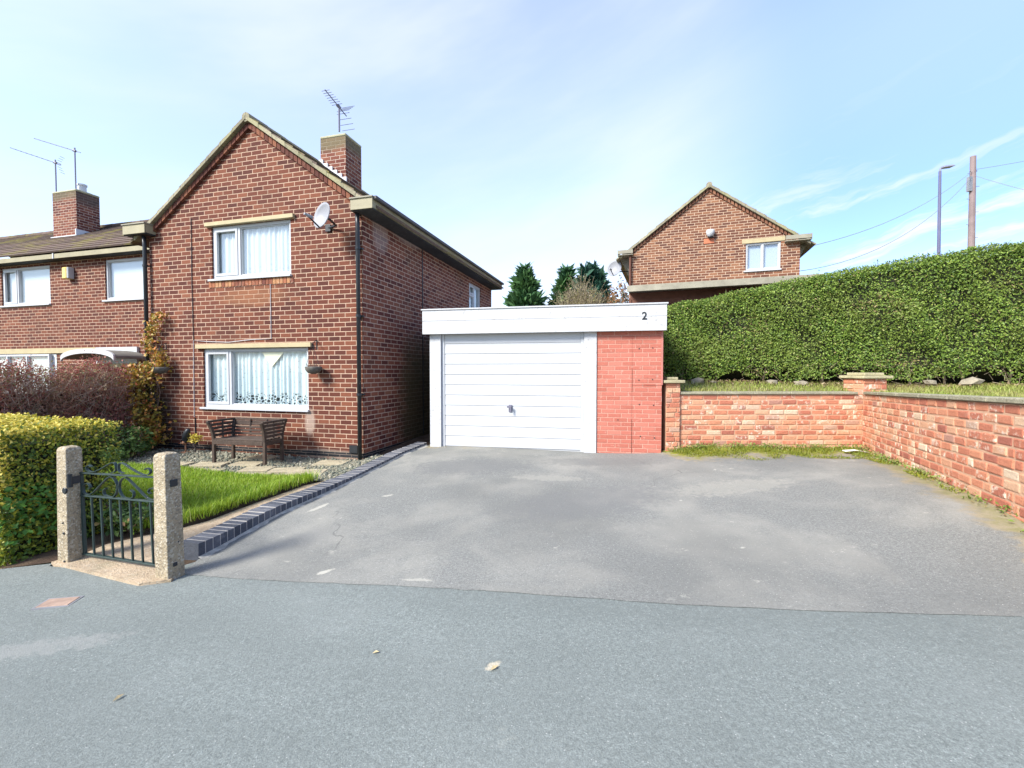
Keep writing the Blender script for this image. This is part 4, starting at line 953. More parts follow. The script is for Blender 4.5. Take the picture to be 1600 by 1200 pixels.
for xe, x2 in ((-.30, .03), (5.24, W2 - .03)):
    n = 9
    for i in range(n):
        a, b = i / n, (i + 1) / n; xa, xb = 2.45 + (xe - 2.45) * a, 2.45 + (xe - 2.45) * b; za, zb = ap - abs(xa - 2.45) * s2, ap - abs(xb - 2.45) * s2
        v_.hexa([(xa, -.125, za - .04), (xb, -.125, zb - .04), (xb, .02, zb - .04), (xa, .02, za - .04), (xa, -.125, za + .04), (xb, -.125, zb + .06), (xb, .02, zb + .06), (xa, .02, za + .04)])
    n = 24
    for i in range(n):
        a, b = i / n + .006, (i + 1) / n - .006; xa, xb = 2.45 + (x2 - 2.45) * a, 2.45 + (x2 - 2.45) * b; za, zb = ap - abs(xa - 2.45) * s2 - .05, ap - abs(xb - 2.45) * s2 - .05
        r_.hexa([(xa, -.05, za - .11), (xb, -.05, zb - .11), (xb, .01, zb - .11), (xa, .01, za - .11), (xa, -.05, za), (xb, -.05, zb), (xb, .01, zb), (xa, .01, za)])
v_.build('verge', M['tile_verge'], r2); r_.build('verge_bricks', bricks3d('far verge brick', [(0, (.16, .07, .045)), (1, (.30, .15, .09))], (.3, .2, .15), .1), h2)
for xa, xb in ((-.38, .12), (W2 - .42, W2 + .26)):
    e = MB(); e.box(xa, xb, -.215, -.19, E2 + .01, E2 + .13); (e.box(xa, xa + .03, -.19, 8.1, E2 - .02, E2 + .14) if xa < 0 else e.box(xb - .03, xb, -.19, 8.1, E2 - .02, E2 + .14)); eo = e.build('eaves', M['fascia_grey'], h2)
    e = MB(); e.box(xa, xb, -.19, 8.1, E2 - .035, E2 - .01)
    x0, x1 = (xa, 0) if xa < 0 else (W2, xb)
    e.prism([(x0 if xa < 0 else x1, E2 - .04), (x1 if xa < 0 else x0, E2 - .04), (x1 if xa < 0 else x0, E2 - .55)], .3, 8); e.build('soffit', M['fascia_grey'], eo)
pm = MB(); pm.tube([(.03, -.08, E2), (.03, -.08, .2)], .038, 8); pm.build('downpipe', M['cladding'], h2)
MB().box(2.32, 2.62, -.02, .004, 5.70 - Z2, 5.85 - Z2).build('air_vent', worn('terracotta vent', (.5, .16, .08), .1, .8), h2)
fl_ = place(empty('flood_light', (0, 0, 0)), h2, (2.50, -.10, 5.96 - Z2)); tag(fl_, 'white rounded security lamp high on the tan brick gable', 'security lamp')
fl_.location.z = 5.98
mb = MB(); mb.lathe([(.02, -.12), (.085, -.085), (.125, 0), (.132, .085), (.105, .12)], 18); o = mb.build('lamp_housing', M['white'], fl_, smooth=True)
MB().box(-.07, .07, .02, .1, -.06, .12).build('back_plate', M['white'], fl_, bevel=.01)
mb = MB(); mb.lathe([(.03, -.145), (.07, -.12), (.082, -.088)], 14); mb.build('lens', M['black'], fl_, smooth=True)
dish('satellite_dish', h2, (-.52, .35, 5.19 - Z2), (-.28, -.93, .22), .29, 'pale satellite dish at the left corner of the tan brick house', arm=(.50, .3, -.05))
# lean-to with cladding
le = empty('shed', (3.51, 13.5, 1.15), -19.7)
tag(le, 'timber clad lean-to shed with a long grey fascia in front of the tan brick house', 'shed')
MB().box(-.03, 5.05, -.03, 0, 2.85, 3.03).build('fascia', M['fascia_grey'], le, bevel=.004)
MB().box(-.03, 5.05, 0, 1.95, 2.93, 3.0).build('roof', M['felt'], le)
mb = MB(); random.seed(3)
x = .02
while x < 4.9: mb.box(x, x + .105, .69 + random.uniform(0, .02), .75, -.3, 2.52); x += .14
cw = mb.build('cladding', M['cladding'], le, bevel=.004)
mb = MB(); mb.box(.0, 4.95, .67, .76, 2.53, 2.70); mb.box(.0, 4.95, .69, .76, 2.705, 2.92)
for x in (-.02, 1.62, 3.2, 4.85): mb.box(x, x + .07, .64, .70, -.3, 2.72)
mb.build('frame', M['cladding'], cw); MB().box(.02, 4.9, .76, .82, -.3, 2.9).build('lining', M['dark'], cw)
for x in (-.02, 4.9): MB().box(x, x + .06, .76, 1.9, -.3, 2.92).build('side_wall', M['brick_far'], le)

# ------------------------------------------------------------------ garden walls of reclaimed brick
gw = empty('garden_wall', (2.62, 7.5, 0)); tag(gw, 'low reclaimed red brick wall with flat coping round the back of the driveway', 'garden wall')
def brick_run(mb, slab_mb, a, b, nor, za, zb, ta, tb, courses, L=.235, dep=.10, skip=0):
    """irregular laid bricks between points a and b; base za->zb, top ta->tb"""
    a, b = Vector((*a, 0)), Vector((*b, 0)); d = (b - a); ln = d.length; d.normalize(); n_ = Vector((*nor, 0))
    Z = lambda s_, c: (za + (zb - za) * s_ / ln) * (1 - c) + (ta + (tb - ta) * s_ / ln) * c
    for r in range(courses):
        c0, c1 = r / courses, (r + 1) / courses; s_ = -random.uniform(0, .2) - (.12 if r % 2 else 0)
        while s_ < ln:
            l_ = L * (random.choice([.5, 1, 1, 1, 1]) + random.uniform(-.06, .06)); s0, s1 = max(s_, 0) + .0065, min(s_ + l_, ln) - .0065; s_ += l_
            if s1 - s0 < .03: continue
            pr = random.uniform(.003, .011); jz = lambda: random.uniform(-.004, .004)
            P = []
            for (ss, cc, out) in ((s0, c0, pr), (s1, c0, pr), (s1, c0, -.05), (s0, c0, -.05), (s0, c1, pr), (s1, c1, pr), (s1, c1, -.05), (s0, c1, -.05)):
                gap = .0065 if cc == c0 else -.0065
                o_ = out + (random.uniform(-.003, .003) if out > 0 else 0)
                q_ = a + d * (ss + random.uniform(-.006, .006)) + n_ * o_; P.append((q_.x, q_.y, Z(ss, cc) + gap + jz()))
            mb.hexa(P)
    i0, i1 = a, b
    q4 = [a, b, b - n_ * (dep + .12), a - n_ * (dep + .12)]
    slab_mb.hexa([(q4[0].x, q4[0].y, za - .3), (q4[1].x, q4[1].y, zb - .3), (q4[2].x, q4[2].y, zb - .3), (q4[3].x, q4[3].y, za - .3), (q4[0].x, q4[0].y, ta), (q4[1].x, q4[1].y, tb), (q4[2].x, q4[2].y, tb), (q4[3].x, q4[3].y, ta)])
random.seed(11)
bm_, sl_ = MB(), MB()
brick_run(bm_, sl_, (.20, 0), (3.33, 0), (0, -1), .26, .26, 1.20, 1.205, 11)
dv_ = (Vector(wall_c) - Vector(wall_b)); ln_ = dv_.length; dv_.normalize(); nv = Vector((dv_.y, -dv_.x)); nv = nv if nv.x < 0 else -nv
wb = Vector((3.33, 0)); wc = wb + dv_ * ln_
brick_run(bm_, sl_, tuple(wb), tuple(wc), tuple(nv), .24, .36, 1.205, 1.375, 11)
bwk = bm_.build('brickwork', M['old_brick'], gw, bevel=.012, seg=2); sl_.build('mortar', M['mortar'], bwk)
cpm = MB(); x = .22
while x < 3.2: x1_ = min(x + .62, 3.22); cpm.box(x + .003, x1_, -.035, .25, 1.207, 1.252); x += .62
s_ = .12
while s_ < ln_:
    s1_ = min(s_ + .75, ln_); p0, p1 = wb + dv_ * s_, wb + dv_ * (s1_ - .005)
    zf = lambda t_: 1.21 + .172 * t_ / ln_
    q = [p0 + nv * .035, p1 + nv * .035, p1 - nv * .25, p0 - nv * .25]; zs = [zf(s_), zf(s1_), zf(s1_), zf(s_)]
    cpm.hexa([(q[i].x, q[i].y, zs[i]) for i in range(4)] + [(q[i].x, q[i].y, zs[i] + .047) for i in range(4)]); s_ += .75
cpm.build('coping', M['coping'], gw, bevel=.008)
def pillar(x0, x1, y0, y1, z0, z1, capz, up_only=False):
    pb, pmm = MB(), MB(); nc = max(2, round((z1 - z0) / .085))
    brick_run(pb, pmm, (x0, y0), (x1, y0), (0, -1), z0, z0, z1, z1, nc, L=(x1 - x0) / 2 if x1 - x0 > .4 else .2)
    if x1 - x0 > .3: brick_run(pb, MB(), (x0, y1), (x0, y0), (-1, 0), z0, z0, z1, z1, nc)
    po = pb.build('pillar', M['old_brick'], gw, bevel=.009, seg=2)
    m_ = MB(); m_.box(x0 + .004, x1 - .004, y0 + .004, y1, z0, z1 - .004); m_.build('mortar', M['mortar'], po)
    c = MB(); c.box(x0 - .05, x1 + .06, y0 - .06, y1 + .05, z1, z1 + .05); c.box(x0 + .03, x1 - .03, y0 + .02, y1 - .03, z1 + .051, z1 + .10); c.build('cap', M['capstone'], po, bevel=.008)
pillar(-.03, .215, -.04, .2, .24, 1.40, 0)
pillar(3.30, 3.70, -.03, .42, 1.20, 1.475, 0)

# ------------------------------------------------------------------ blue brick edging
ke = empty('brick_edging', (-2.7, 4.0, 0)); tag(ke, 'row of blue grey bricks edging the driveway beside the lawn', 'edging')
P_ = [Vector(p) for p in edge_out]; seg = [0]
for a, b in zip(P_[:-1], P_[1:]): seg.append(seg[-1] + (b - a).length)
def along(s_):
    for i in range(len(P_) - 1):
        if s_ <= seg[i + 1] or i == len(P_) - 2:
            t_ = (s_ - seg[i]) / (seg[i + 1] - seg[i]); return P_[i].lerp(P_[i + 1], t_), (P_[i + 1] - P_[i]).normalized()
eb, em = MB(), MB(); s_ = 0; tot = seg[-1]
prev = None
while s_ < tot:
    s1_ = min(s_ + .079, tot); p0, d0 = along(s_ + .006); p1, d1 = along(s1_ - .007); n0, n1 = Vector((-d0.y, d0.x)), Vector((-d1.y, d1.x))
    hgt = .125 - .075 * min(1, s_ / (tot * .55)) + random.uniform(-.003, .003); wd = .215
    L_ = Vector((-2.7, 4.0))
    q = [p0 - L_, p1 - L_, p1 + n1 * wd - L_, p0 + n0 * wd - L_]
    zg = h(*p0)
    eb.hexa([(q[i].x, q[i].y, zg - .08) for i in range(4)] + [(q[i].x, q[i].y, zg + .012 + hgt + random.uniform(-.002, .002)) for i in range(4)])
    a0, a1 = along(s_ + (.01 if s_ == 0 else 0))[0], along(s1_)[0]; m_ = [a0 + n0 * .004 - L_, a1 + n1 * .004 - L_, a1 + n1 * (wd - .004) - L_, a0 + n0 * (wd - .004) - L_]
    em.hexa([(m_[i].x, m_[i].y, zg - .08) for i in range(4)] + [(m_[i].x, m_[i].y, zg + .009 + hgt) for i in range(4)])
    s_ += .079
eb.build('bricks', M['blue_brick'], ke, bevel=.006, seg=2); em.build('mortar', worn('grey mortar', (.36, .34, .32), .15, .9, 8), ke)
# smeared mortar haunch along the foot of the edging
mb = MB(); random.seed(5)
for i in range(60):
    s0 = tot * i / 60; s1 = tot * (i + 1) / 60; p0, d0 = along(s0); p1, d1 = along(s1); n0 = Vector((d0.y, -d0.x)); wdt = [max(.012, .035 + .025 * math.sin(k * .9) + .02 * math.sin(k * 2.7) + .012 * math.sin(k * 6.1)) for k in (i, i + 1)]
    L_ = Vector((-2.7, 4.0)); a, b, c, d = p0 - L_, p1 - L_, p1 + n0 * wdt[1] - L_, p0 + n0 * wdt[0] - L_
    mb.quad((a.x, a.y, h(*p0) + .026), (b.x, b.y, h(*p1) + .026), (c.x, c.y, h(*p1) + .007), (d.x, d.y, h(*p0) + .007))
mb.build('haunching', worn('pale mortar haunch', (.36, .345, .30), .3, .9, 14, .006, (.16, .16, .14), .8), ke, fix=False)

# ------------------------------------------------------------------ gate posts, gate, step
GA = -19.3
def post(loc, hgt, label, lean, bolts):
    e = empty('gate_post', loc, GA); e.rotation_euler = (R(lean[0]), R(lean[1]), R(GA))
    m_ = MB(); prof = [(-.25, .078, .068), (0, .077, .067), (hgt * .5, .073, .064), (hgt - .03, .069, .060), (hgt - .008, .060, .052), (hgt, .046, .038)]
    vs = []
    for z, a, b in prof: vs += [(-a, -b, z), (a, -b, z), (a, b, z), (-a, b, z)]
    fs = [(i * 4 + k, i * 4 + (k + 1) % 4, (i + 1) * 4 + (k + 1) % 4, (i + 1) * 4 + k) for i in range(len(prof) - 1) for k in range(4)] + [(3, 2, 1, 0), tuple(range(20, 24))]
    m_.add(vs, fs); m_.build('shaft', M['post'], e, bevel=.008, seg=2)
    b_ = MB()
    for (x, y, z, r_, fx) in bolts:
        if fx == 'y': b_.tube([(x, -y - .006, z), (x, -y + .01, z)], r_, 8)
        else: b_.box(y - .005, y + .014, x - r_, x + r_, z - r_, z + r_)
    b_.build('bolt', M['black'], e, bevel=.004)
    return tag(e, label, 'gate post', 'concrete gate posts')
post((-3.965, 3.95, -.16), 1.09, 'concrete gate post standing against the golden privet hedge', (0, .4), [(.02, .068, .42, .008, 'y'), (.03, .068, .33, .012, 'y'), (.035, .07, .08, .010, 'y'), (.05, .064, .71, .03, 'y')])
post((-2.755, 3.53, -.07), 1.02, 'concrete gate post standing at the end of the blue brick edging', (0, -.6), [(-.0, .066, .78, .028, 'x'), (-.01, .07, .13, .016, 'x'), (.02, .066, .3, .006, 'x')])
gt = empty('garden_gate', (-3.87, 3.965, -.055), GA); gt.rotation_euler = (0, R(-2.2), R(GA))
tag(gt, 'small dark green wrought iron gate with scrolls between the concrete posts', 'gate')
GWd = 1.08
mb = MB(); mb.box(0, GWd, -.016, .016, .735, .747); mb.box(0, GWd, -.016, .016, .532, .544); mb.box(0, GWd, -.016, .016, 0, .014); mb.box(0, .035, -.010, .010, 0, .75); mb.box(GWd - .012, GWd, -.014, .014, 0, .75); mb.build('frame', M['iron'], gt, bevel=.002)
for x in [.15, .28, .41, .54, .67, .80, .93]:
    mb = MB(); mb.box(x - .0075, x + .0075, -.0075, .0075, .014, .532); mb.build('bar', M['iron'], gt, bevel=.002)
sc = [(.69, .62), (.726, .60), (.72, .562), (.66, .546), (.594, .552), (.55, .6), (.542, .65), (.575, .702), (.64, .722), (.747, .660), (.88, .572), (.965, .549), (1.015, .575), (1.01, .63), (.955, .65), (.915, .62), (.94, .60)]
cr = [(.61, .758), (.556, .775), (.546, .81), (.565, .845), (.62, .84), (.747, .79), (.86, .757), (.93, .762), (.955, .79), (.92, .815), (.885, .80)]
for src in (sc, cr):
    for mir in (0, 1):
        p = [((1.06 - x) if mir else x, z) for x, z in smoothpath(src, 6)]
        mb = MB(); mb.ribbon(p, .022, .006); mb.build('scroll', M['iron'], gt)
mb = MB(); mb.box(-.11, .03, -.092, -.070, .655, .72); mb.box(.0, .03, -.072, .012, .655, .72); mb.tube([(.012, -.082, .63), (.012, -.082, .745)], .022, 8); mb.build('hinge', M['black'], gt)
mb = MB(); q = [(-4.10, 3.90), (-2.90, 3.40), (-2.68, 3.44), (-2.74, 3.66), (-3.97, 4.05)]
o = sheet('threshold_step', q, M['concrete'], .3, .022); struct(o)
mb = MB()
for a, b in zip(q, q[1:] + q[:1]): mb.quad((a[0], a[1], h(*a) - .06), (b[0], b[1], h(*b) - .06), (b[0], b[1], h(*b) + .022), (a[0], a[1], h(*a) + .022))
struct(mb.build('threshold_step_edge', M['concrete'], fix=False))

# ------------------------------------------------------------------ bench
be = empty('garden_bench', (0, 0, 0)); place(be, house, (-2.32, -.87, 0)); be.location.z = h(be.location.x, be.location.y) + .035; be.rotation_euler = (0, 0, R(-15.1 + 4))
tag(be, 'weathered brown slatted wooden bench against the brick wall under the window', 'bench')
BW, BD, BH = .98, .40, .70
def leg(x, y, dx, dy):
    m_ = MB(); pr = smoothpath([(0, 0, 0), (0, 0, .22), (.0, 0, .40), (dx * .35, dy * .35, .56), (dx, dy, BH)], 4); s = .024
    vs = []
    for p in pr: vs += [(x + p[0] - s, y + p[1] - s, p[2]), (x + p[0] + s, y + p[1] - s, p[2]), (x + p[0] + s, y + p[1] + s, p[2]), (x + p[0] - s, y + p[1] + s, p[2])]
    n = len(pr); fs = [(i * 4 + k, i * 4 + (k + 1) % 4, (i + 1) * 4 + (k + 1) % 4, (i + 1) * 4 + k) for i in range(n - 1) for k in range(4)] + [(3, 2, 1, 0), tuple(range(4 * n - 4, 4 * n))]
    m_.add(vs, fs); m_.build('leg', M['timber'], be, bevel=.004)
leg(0, 0, -.03, -.09); leg(BW, 0, .02, -.09); leg(0, BD, -.02, .07); leg(BW, BD, .03, .07)
def slat(m_, a, b, t=.012, w_=.022):
    a, b = Vector(a), Vector(b); d = (b - a).normalized(); s = Vector((-d.y, d.x, 0)).normalized() * t; u = Vector((0, 0, w_))
    m_.hexa([tuple(a - s - u), tuple(b - s - u), tuple(b + s - u), tuple(a + s - u), tuple(a - s + u), tuple(b - s + u), tuple(b + s + u), tuple(a + s + u)])
m_ = MB()
for i in range(5): m_.box(.02, BW - .02, -.02 + i * .087, .05 + i * .087, .385, .41)
m_.box(.02, BW - .02, -.028, .0, .315, .384); m_.box(.02, BW - .02, BD, BD + .025, .315, .384); m_.box(-.012, .012, .03, BD, .31, .384); m_.box(BW - .012, BW + .012, .03, BD, .31, .384); m_.build('seat', M['timber'], be, bevel=.004)
m_ = MB(); bl = lambda z: BD + .07 * max(0, (z - .45)) / .25
for z in (.505, .56, .615, .655): slat(m_, (0.02, bl(z), z), (BW - .02, bl(z), z), .012, .019)
slat(m_, (-.02, bl(BH), BH), (BW + .03, bl(BH), BH), .018, .02); slat(m_, (.02, bl(.45), .45), (BW - .02, bl(.45), .45), .014, .02)
for x in (.33, .66): m_.box(x - .014, x + .014, BD + .02, BD + .045, .42, BH)
m_.build('backrest', M['timber'], be, bevel=.003)
for sx__ in (0, 1):
    m_ = MB(); X = -.01 if sx__ == 0 else BW + .01
    for z in (.46, .52, .58, .64): k_ = max(0, (z - .45)) / .25; slat(m_, (X + (.03 if sx__ else -.02) * k_, .0 - .09 * k_ * .7, z), (X + (.03 if sx__ else -.02) * k_, BD + .07 * k_, z))
    slat(m_, (X + (.02 if sx__ else -.03), -.09, BH), (X + (.03 if sx__ else -.02), BD + .07, BH), .02, .018); m_.box(X - .012, X + .012, .18, .205, .40, BH - .01); m_.build('armrest', M['timber'], be, bevel=.003)

# ------------------------------------------------------------------ hanging baskets, ornament, pot
def basket(loc, bracket_dx, label, plant):
    e = place(empty('hanging_basket', (0, 0, 0)), house, loc)
    m_ = MB(); m_.lathe([(.03, -.11), (.09, -.09), (.13, -.04), (.145, .01), (.135, .02), (.10, .0)], 18); m_.build('bowl', M['basket'], e, smooth=True)
    m_ = MB(); m_.tube([(-.05, .15, .50), (-.05, .15, .34), (-.05, .15, .33)], .007, 6); m_.tube([(-.05, .15, .50), (.0, .0, .43), (.0, -.03, .41)], .007, 6); m_.build('bracket', M['black'], e)
    m_ = MB()
    for a in (0, 2.1, 4.2): m_.tube([(.0, -.02, .41), (.13 * math.cos(a), .13 * math.sin(a), .01)], .004, 4)
    m_.build('chain', M['black'], e)
    if plant:
        n = 260; p = np.column_stack([rng.normal(0, .055, n), rng.normal(0, .05, n), rng.uniform(0, .34, n)]); leaves('plant', p, rng.normal(0, 1, (n, 3)), .045, M['autumn_leaf'], e)
    else:
        p0 = np.column_stack([rng.uniform(-.09, .09, 40), rng.uniform(-.08, .08, 40), np.zeros(40)]); sticks('plant', p0, p0 + rng.normal(0, .03, (40, 3)) + np.array([0, 0, .05]), .004, M['twig'], e)
    return tag(e, label, 'hanging basket', 'hanging baskets on the gable')
basket((-4.40, -.18, 1.66), 0, 'hanging basket with withered orange plant beside the creeper', True)
basket((-.90, -.16, 1.66), 0, 'empty hanging basket right of the lace curtained lower window', False)
ob = place(empty('garden_ornament', (0, 0, 0)), house, (-3.68, -.28, 0)); ob.location.z = h(ob.location.x, ob.location.y)
tag(ob, 'small dark bird shaped garden ornament standing left of the bench', 'ornament')
m_ = MB(); bp_ = smoothpath([(.0, 0, .20), (-.01, 0, .27), (.01, 0, .34), (.05, 0, .42), (.075, 0, .47)], 4); m_.tube(bp_, [.02 + .045 * math.sin(math.pi * min(1, (i / (len(bp_) - 1)) * .92 + .06)) for i in range(len(bp_))], 10); m_.build('body', M['black'], ob, smooth=True)
m_ = MB(); m_.lathe([(.01, -.035), (.032, -.015), (.036, .01), (.02, .035)], 10, (-.02, -.02, .20)); m_.tube([(-.04, -.03, .2), (-.1, -.04, .19)], [.012, .002], 6); m_.build('head', M['rust'], ob, smooth=True)
m_ = MB(); m_.tube([(-.01, 0, .0), (0, 0, .24)], .012, 6); m_.box(-.07, .05, -.05, .05, 0, .03); m_.build('stand', M['rust'], ob)
pt = place(empty('potted_plant', (0, 0, 0)), house, (-3.47, -.26, 0)); pt.location.z = h(pt.location.x, pt.location.y)
tag(pt, 'yellow green tufted plant in a dark pot on a stake beside the bench', 'potted plant')
m_ = MB(); m_.tube([(0, 0, 0), (0, 0, .16)], .014, 6); m_.lathe([(.04, .15), (.055, .24), (.05, .24)], 12); m_.build('pot', M['terracotta'], pt)
n = 160; p = np.column_stack([rng.normal(0, .05, n), rng.normal(0, .05, n), rng.uniform(.22, .36, n)]); leaves('foliage', p, rng.normal(0, 1, (n, 3)), .05, M['privet_gold'], pt)

# ------------------------------------------------------------------ hedges
def box_points(n, L, Wd, z0f, z1f, depth=.12, lump=.05, faces=('f', 't', 'l', 'r', 'b')):
    """points near the skin of a clipped hedge, x 0..L, y 0..Wd, with outward normals"""
    out_p, out_n = [], []
    hgt = float(np.mean([z1f(np.array([x]))[0] - z0f(np.array([x]))[0] for x in np.linspace(0, L, 9)]))
    areas = dict(f=L * hgt, b=L * hgt * .3, t=L * Wd, l=Wd * hgt, r=Wd * hgt); tot_ = sum(areas[f] for f in faces)
    for f in faces:
        m_ = int(n * areas[f] / tot_); a, b = rng.random(m_), rng.random(m_); dep = np.abs(rng.normal(0, depth * .5, m_)) - lump * .3
        if f in 'fb':
            x = a * L; z = z0f(x) + (z1f(x) - z0f(x)) * b; y = dep if f == 'f' else Wd - dep; nr_ = np.tile([0, -1 if f == 'f' else 1, .35], (m_, 1))
        elif f == 't':
            x = a * L; y = b * Wd; z = z1f(x) - dep; nr_ = np.tile([0, -.2, 1], (m_, 1))
        else:
            y = a * Wd; x = dep if f == 'l' else L - dep; z = z0f(x) + (z1f(x) - z0f(x)) * b; nr_ = np.tile([-1 if f == 'l' else 1, 0, .35], (m_, 1))
        p = np.column_stack([x, y, z])
        p += np.column_stack([np.sin(x * 5 + z * 3), np.sin(x * 4.3 + z * 5.1 + 1), np.sin(x * 6.1 + y * 5)]) * lump * .5
        out_p.append(p); out_n.append(nr_.astype(float))
    return np.concatenate(out_p), np.concatenate(out_n)
# big green hedge on the bank: runs from behind the garage to the right
hx0, hy0, hx1, hy1 = 2.3, 9.62, 12.0, 6.95
HL = math.hypot(hx1 - hx0, hy1 - hy0); ha = math.degrees(math.atan2(hy1 - hy0, hx1 - hx0))
he = empty('clipped_hedge', (hx0, hy0, 0), ha); tag(he, 'tall clipped dark green hedge with a rising top along the bank above the brick wall', 'hedge')
tx = np.array([0, .97, 3.47, 5.15, 6.3, 6.95, 10.1]); tz = np.array([2.80, 2.95, 3.41, 3.65, 3.80, 3.87, 4.2])
z1 = lambda x: np.interp(x, tx, tz); zb_ = lambda x: 1.48 + .07 * np.sin(np.asarray(x, float) * 3.3) + .04 * np.sin(np.asarray(x, float) * 9)
p, nr_ = box_points(125000, HL, 1.1, zb_, z1, .17, .07, ('f', 't', 'l'))
fh = np.sin(2.1 * p[:, 0] + 1.3 * p[:, 2]) * np.sin(3.7 * p[:, 2] - 1.1 * p[:, 0] + .7) + .6 * np.sin(6.3 * p[:, 0] + 2.0) * np.sin(7.1 * p[:, 2] + 1.9 * p[:, 0])
p[:, 1] += np.where(p[:, 2] < z1(p[:, 0]) - .15, .05 * fh, 0)
hol = (fh > .85) & (rng.random(len(p)) < .45) & (p[:, 1] < .5); p, nr_, fh = p[~hol], nr_[~hol], fh[~hol]
low = (p[:, 2] < 1.70) & (rng.random(len(p)) < .55 * (np.sin(p[:, 0] * 3.1) * .5 + .6)); p, nr_, fh = p[~low], nr_[~low], fh[~low]
gh = np.sin(1.7 * p[:, 0] - 2.3 * p[:, 2]) * np.sin(.9 * p[:, 0] + 3.1 * p[:, 2] + 1); dead = rng.random(len(p)) < np.clip((gh - .5) * .45, .010, .22)
leaves('foliage', p[~dead], nr_[~dead], .042, M['hedge_leaf'], he, .5, .75)
leaves('faded_leaves', p[dead], nr_[dead], .042, leaf_mat('faded hedge leaf', [(0, (.13, .10, .04)), (.5, (.26, .20, .08)), (1, (.36, .29, .13))]), he, .5, .75)
xs_ = rng.uniform(.8, HL, 170); b0 = np.column_stack([xs_, rng.uniform(-.02, .7, 170), z1(xs_) - .05]); b1 = b0 + np.column_stack([rng.normal(0, .04, 170), rng.normal(0, .04, 170), rng.uniform(.06, .17, 170)])
sticks('shoots', b0, b1, .004, M['bark'], he); k_ = np.repeat(np.arange(170), 6); tt_ = rng.random((len(k_), 1)); leaves('shoot_leaves', b0[k_] * (1 - tt_) + b1[k_] * tt_, rng.normal(0, 1, (len(k_), 3)), .035, M['hedge_leaf'], he)
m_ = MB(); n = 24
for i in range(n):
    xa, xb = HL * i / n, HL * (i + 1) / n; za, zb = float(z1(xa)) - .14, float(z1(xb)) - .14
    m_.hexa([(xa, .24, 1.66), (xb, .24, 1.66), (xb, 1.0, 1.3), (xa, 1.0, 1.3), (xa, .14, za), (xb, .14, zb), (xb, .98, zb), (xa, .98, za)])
m_.build('branches', M['hedge_inside'], he)  # solid dark core added inside the leaves to block the sky behind
random.seed(21)
for x in [1.3, 2.0, 2.85, 3.55, 3.95, 4.6, 5.4, 5.95, 6.2, 6.9, 7.7]:
    m_ = MB(); b0 = Vector((x, .16 + random.uniform(0, .15), 1.30)); l_ = random.uniform(-.12, .12)
    m_.tube([tuple(b0), tuple(b0 + Vector((l_ * .4, -.03, .18))), tuple(b0 + Vector((l_, -.02, .42)))], [.024, .018, .011], 7)
    m_.tube([tuple(b0 + Vector((l_ * .4, -.03, .18))), tuple(b0 + Vector((-l_ - .1, -.06, .40)))], [.013, .007], 6); m_.build('trunk', M['bark'], he)
p0 = np.column_stack([rng.uniform(.8, HL, 260), rng.uniform(.02, .2, 260), rng.uniform(1.32, 1.75, 260)]); sticks('twigs', p0, p0 + rng.normal(0, .10, (260, 3)) + np.array([0, -.03, .06]), .005, M['pale_twig'], he)

n = 2600; p = np.column_stack([rng.uniform(.6, HL - 1, n), rng.normal(-.05, .22, n), np.zeros(n)]); W4 = Matrix.Translation(he.location) @ he.rotation_euler.to_matrix().to_4x4()
ca4, sa4 = math.cos(R(ha)), math.sin(R(ha)); p[:, 2] = bankz(hx0 + p[:, 0] * ca4 - p[:, 1] * sa4, hy0 + p[:, 0] * sa4 + p[:, 1] * ca4) + .01 + rng.random(n) * .03
stuff(leaves('leaf_litter', np.column_stack([hx0 + p[:, 0] * ca4 - p[:, 1] * sa4, hy0 + p[:, 0] * sa4 + p[:, 1] * ca4, p[:, 2]]), np.tile([0, 0, 1.], (n, 1)), .05, M['litter_leaf'], None, .5, .4))
# golden privet hedge on the left by the gate
pe = empty('privet_hedge', (-7.5, 4.75, 0), -16.0); tag(pe, 'box clipped golden yellow and green privet hedge beside the left gate post', 'hedge')
def ploc(x, y): a = R(-16.0); return (-7.5 + x * math.cos(a) - y * math.sin(a), 4.75 + x * math.sin(a) + y * math.cos(a))
PL, PW = 3.06, .98
pz0 = lambda x: np.full_like(np.asarray(x, float), -.20) + .0 * x; pz1 = lambda x: 1.10 - .045 * np.asarray(x, float) / PL
p, nr_ = box_points(34000, PL, PW, pz0, pz1, .13, .02, ('f', 't', 'r'))
k = rng.random(len(p)) < np.clip((p[:, 2] - .98) / .10, 0, .93)
k |= (p[:, 1] < .10) & (rng.random(len(p)) < .45) & (p[:, 2] > .35)
k |= rng.random(len(p)) < np.clip((p[:, 2] - .1) / 1.0, 0, 1) * .20
leaves('foliage', p[~k], nr_[~k], .036, M['privet_low'], pe, .58, .6); leaves('new_growth', p[k], nr_[k], .036, M['privet_gold'], pe, .58, .6)
MB().box(.12, PL - .13, .13, PW - .12, -.15, .90).build('branches', M['hedge_inside'], pe)  # added solid core in shade colour behind the privet leaves
n = 420; p = np.column_stack([PL + rng.normal(-.03, .05, n), rng.uniform(-.05, .55, n), rng.uniform(.05, .55, n)])
leaves('bramble_leaves', p, np.tile([.8, -.5, .6], (n, 1)), .052, leaf_mat('bramble leaf', [(0, (.05, .15, .018)), (1, (.13, .28, .04))]), pe, .6, .5)
n = 700; p = np.column_stack([rng.uniform(1.2, PL + .1, n), rng.uniform(-.16, .12, n), np.full(n, -.20) + rng.random(n) * .03]); leaves('leaf_litter', p, np.tile([0, 0, 1.], (n, 1)), .035, M['brown_leaf'], pe)

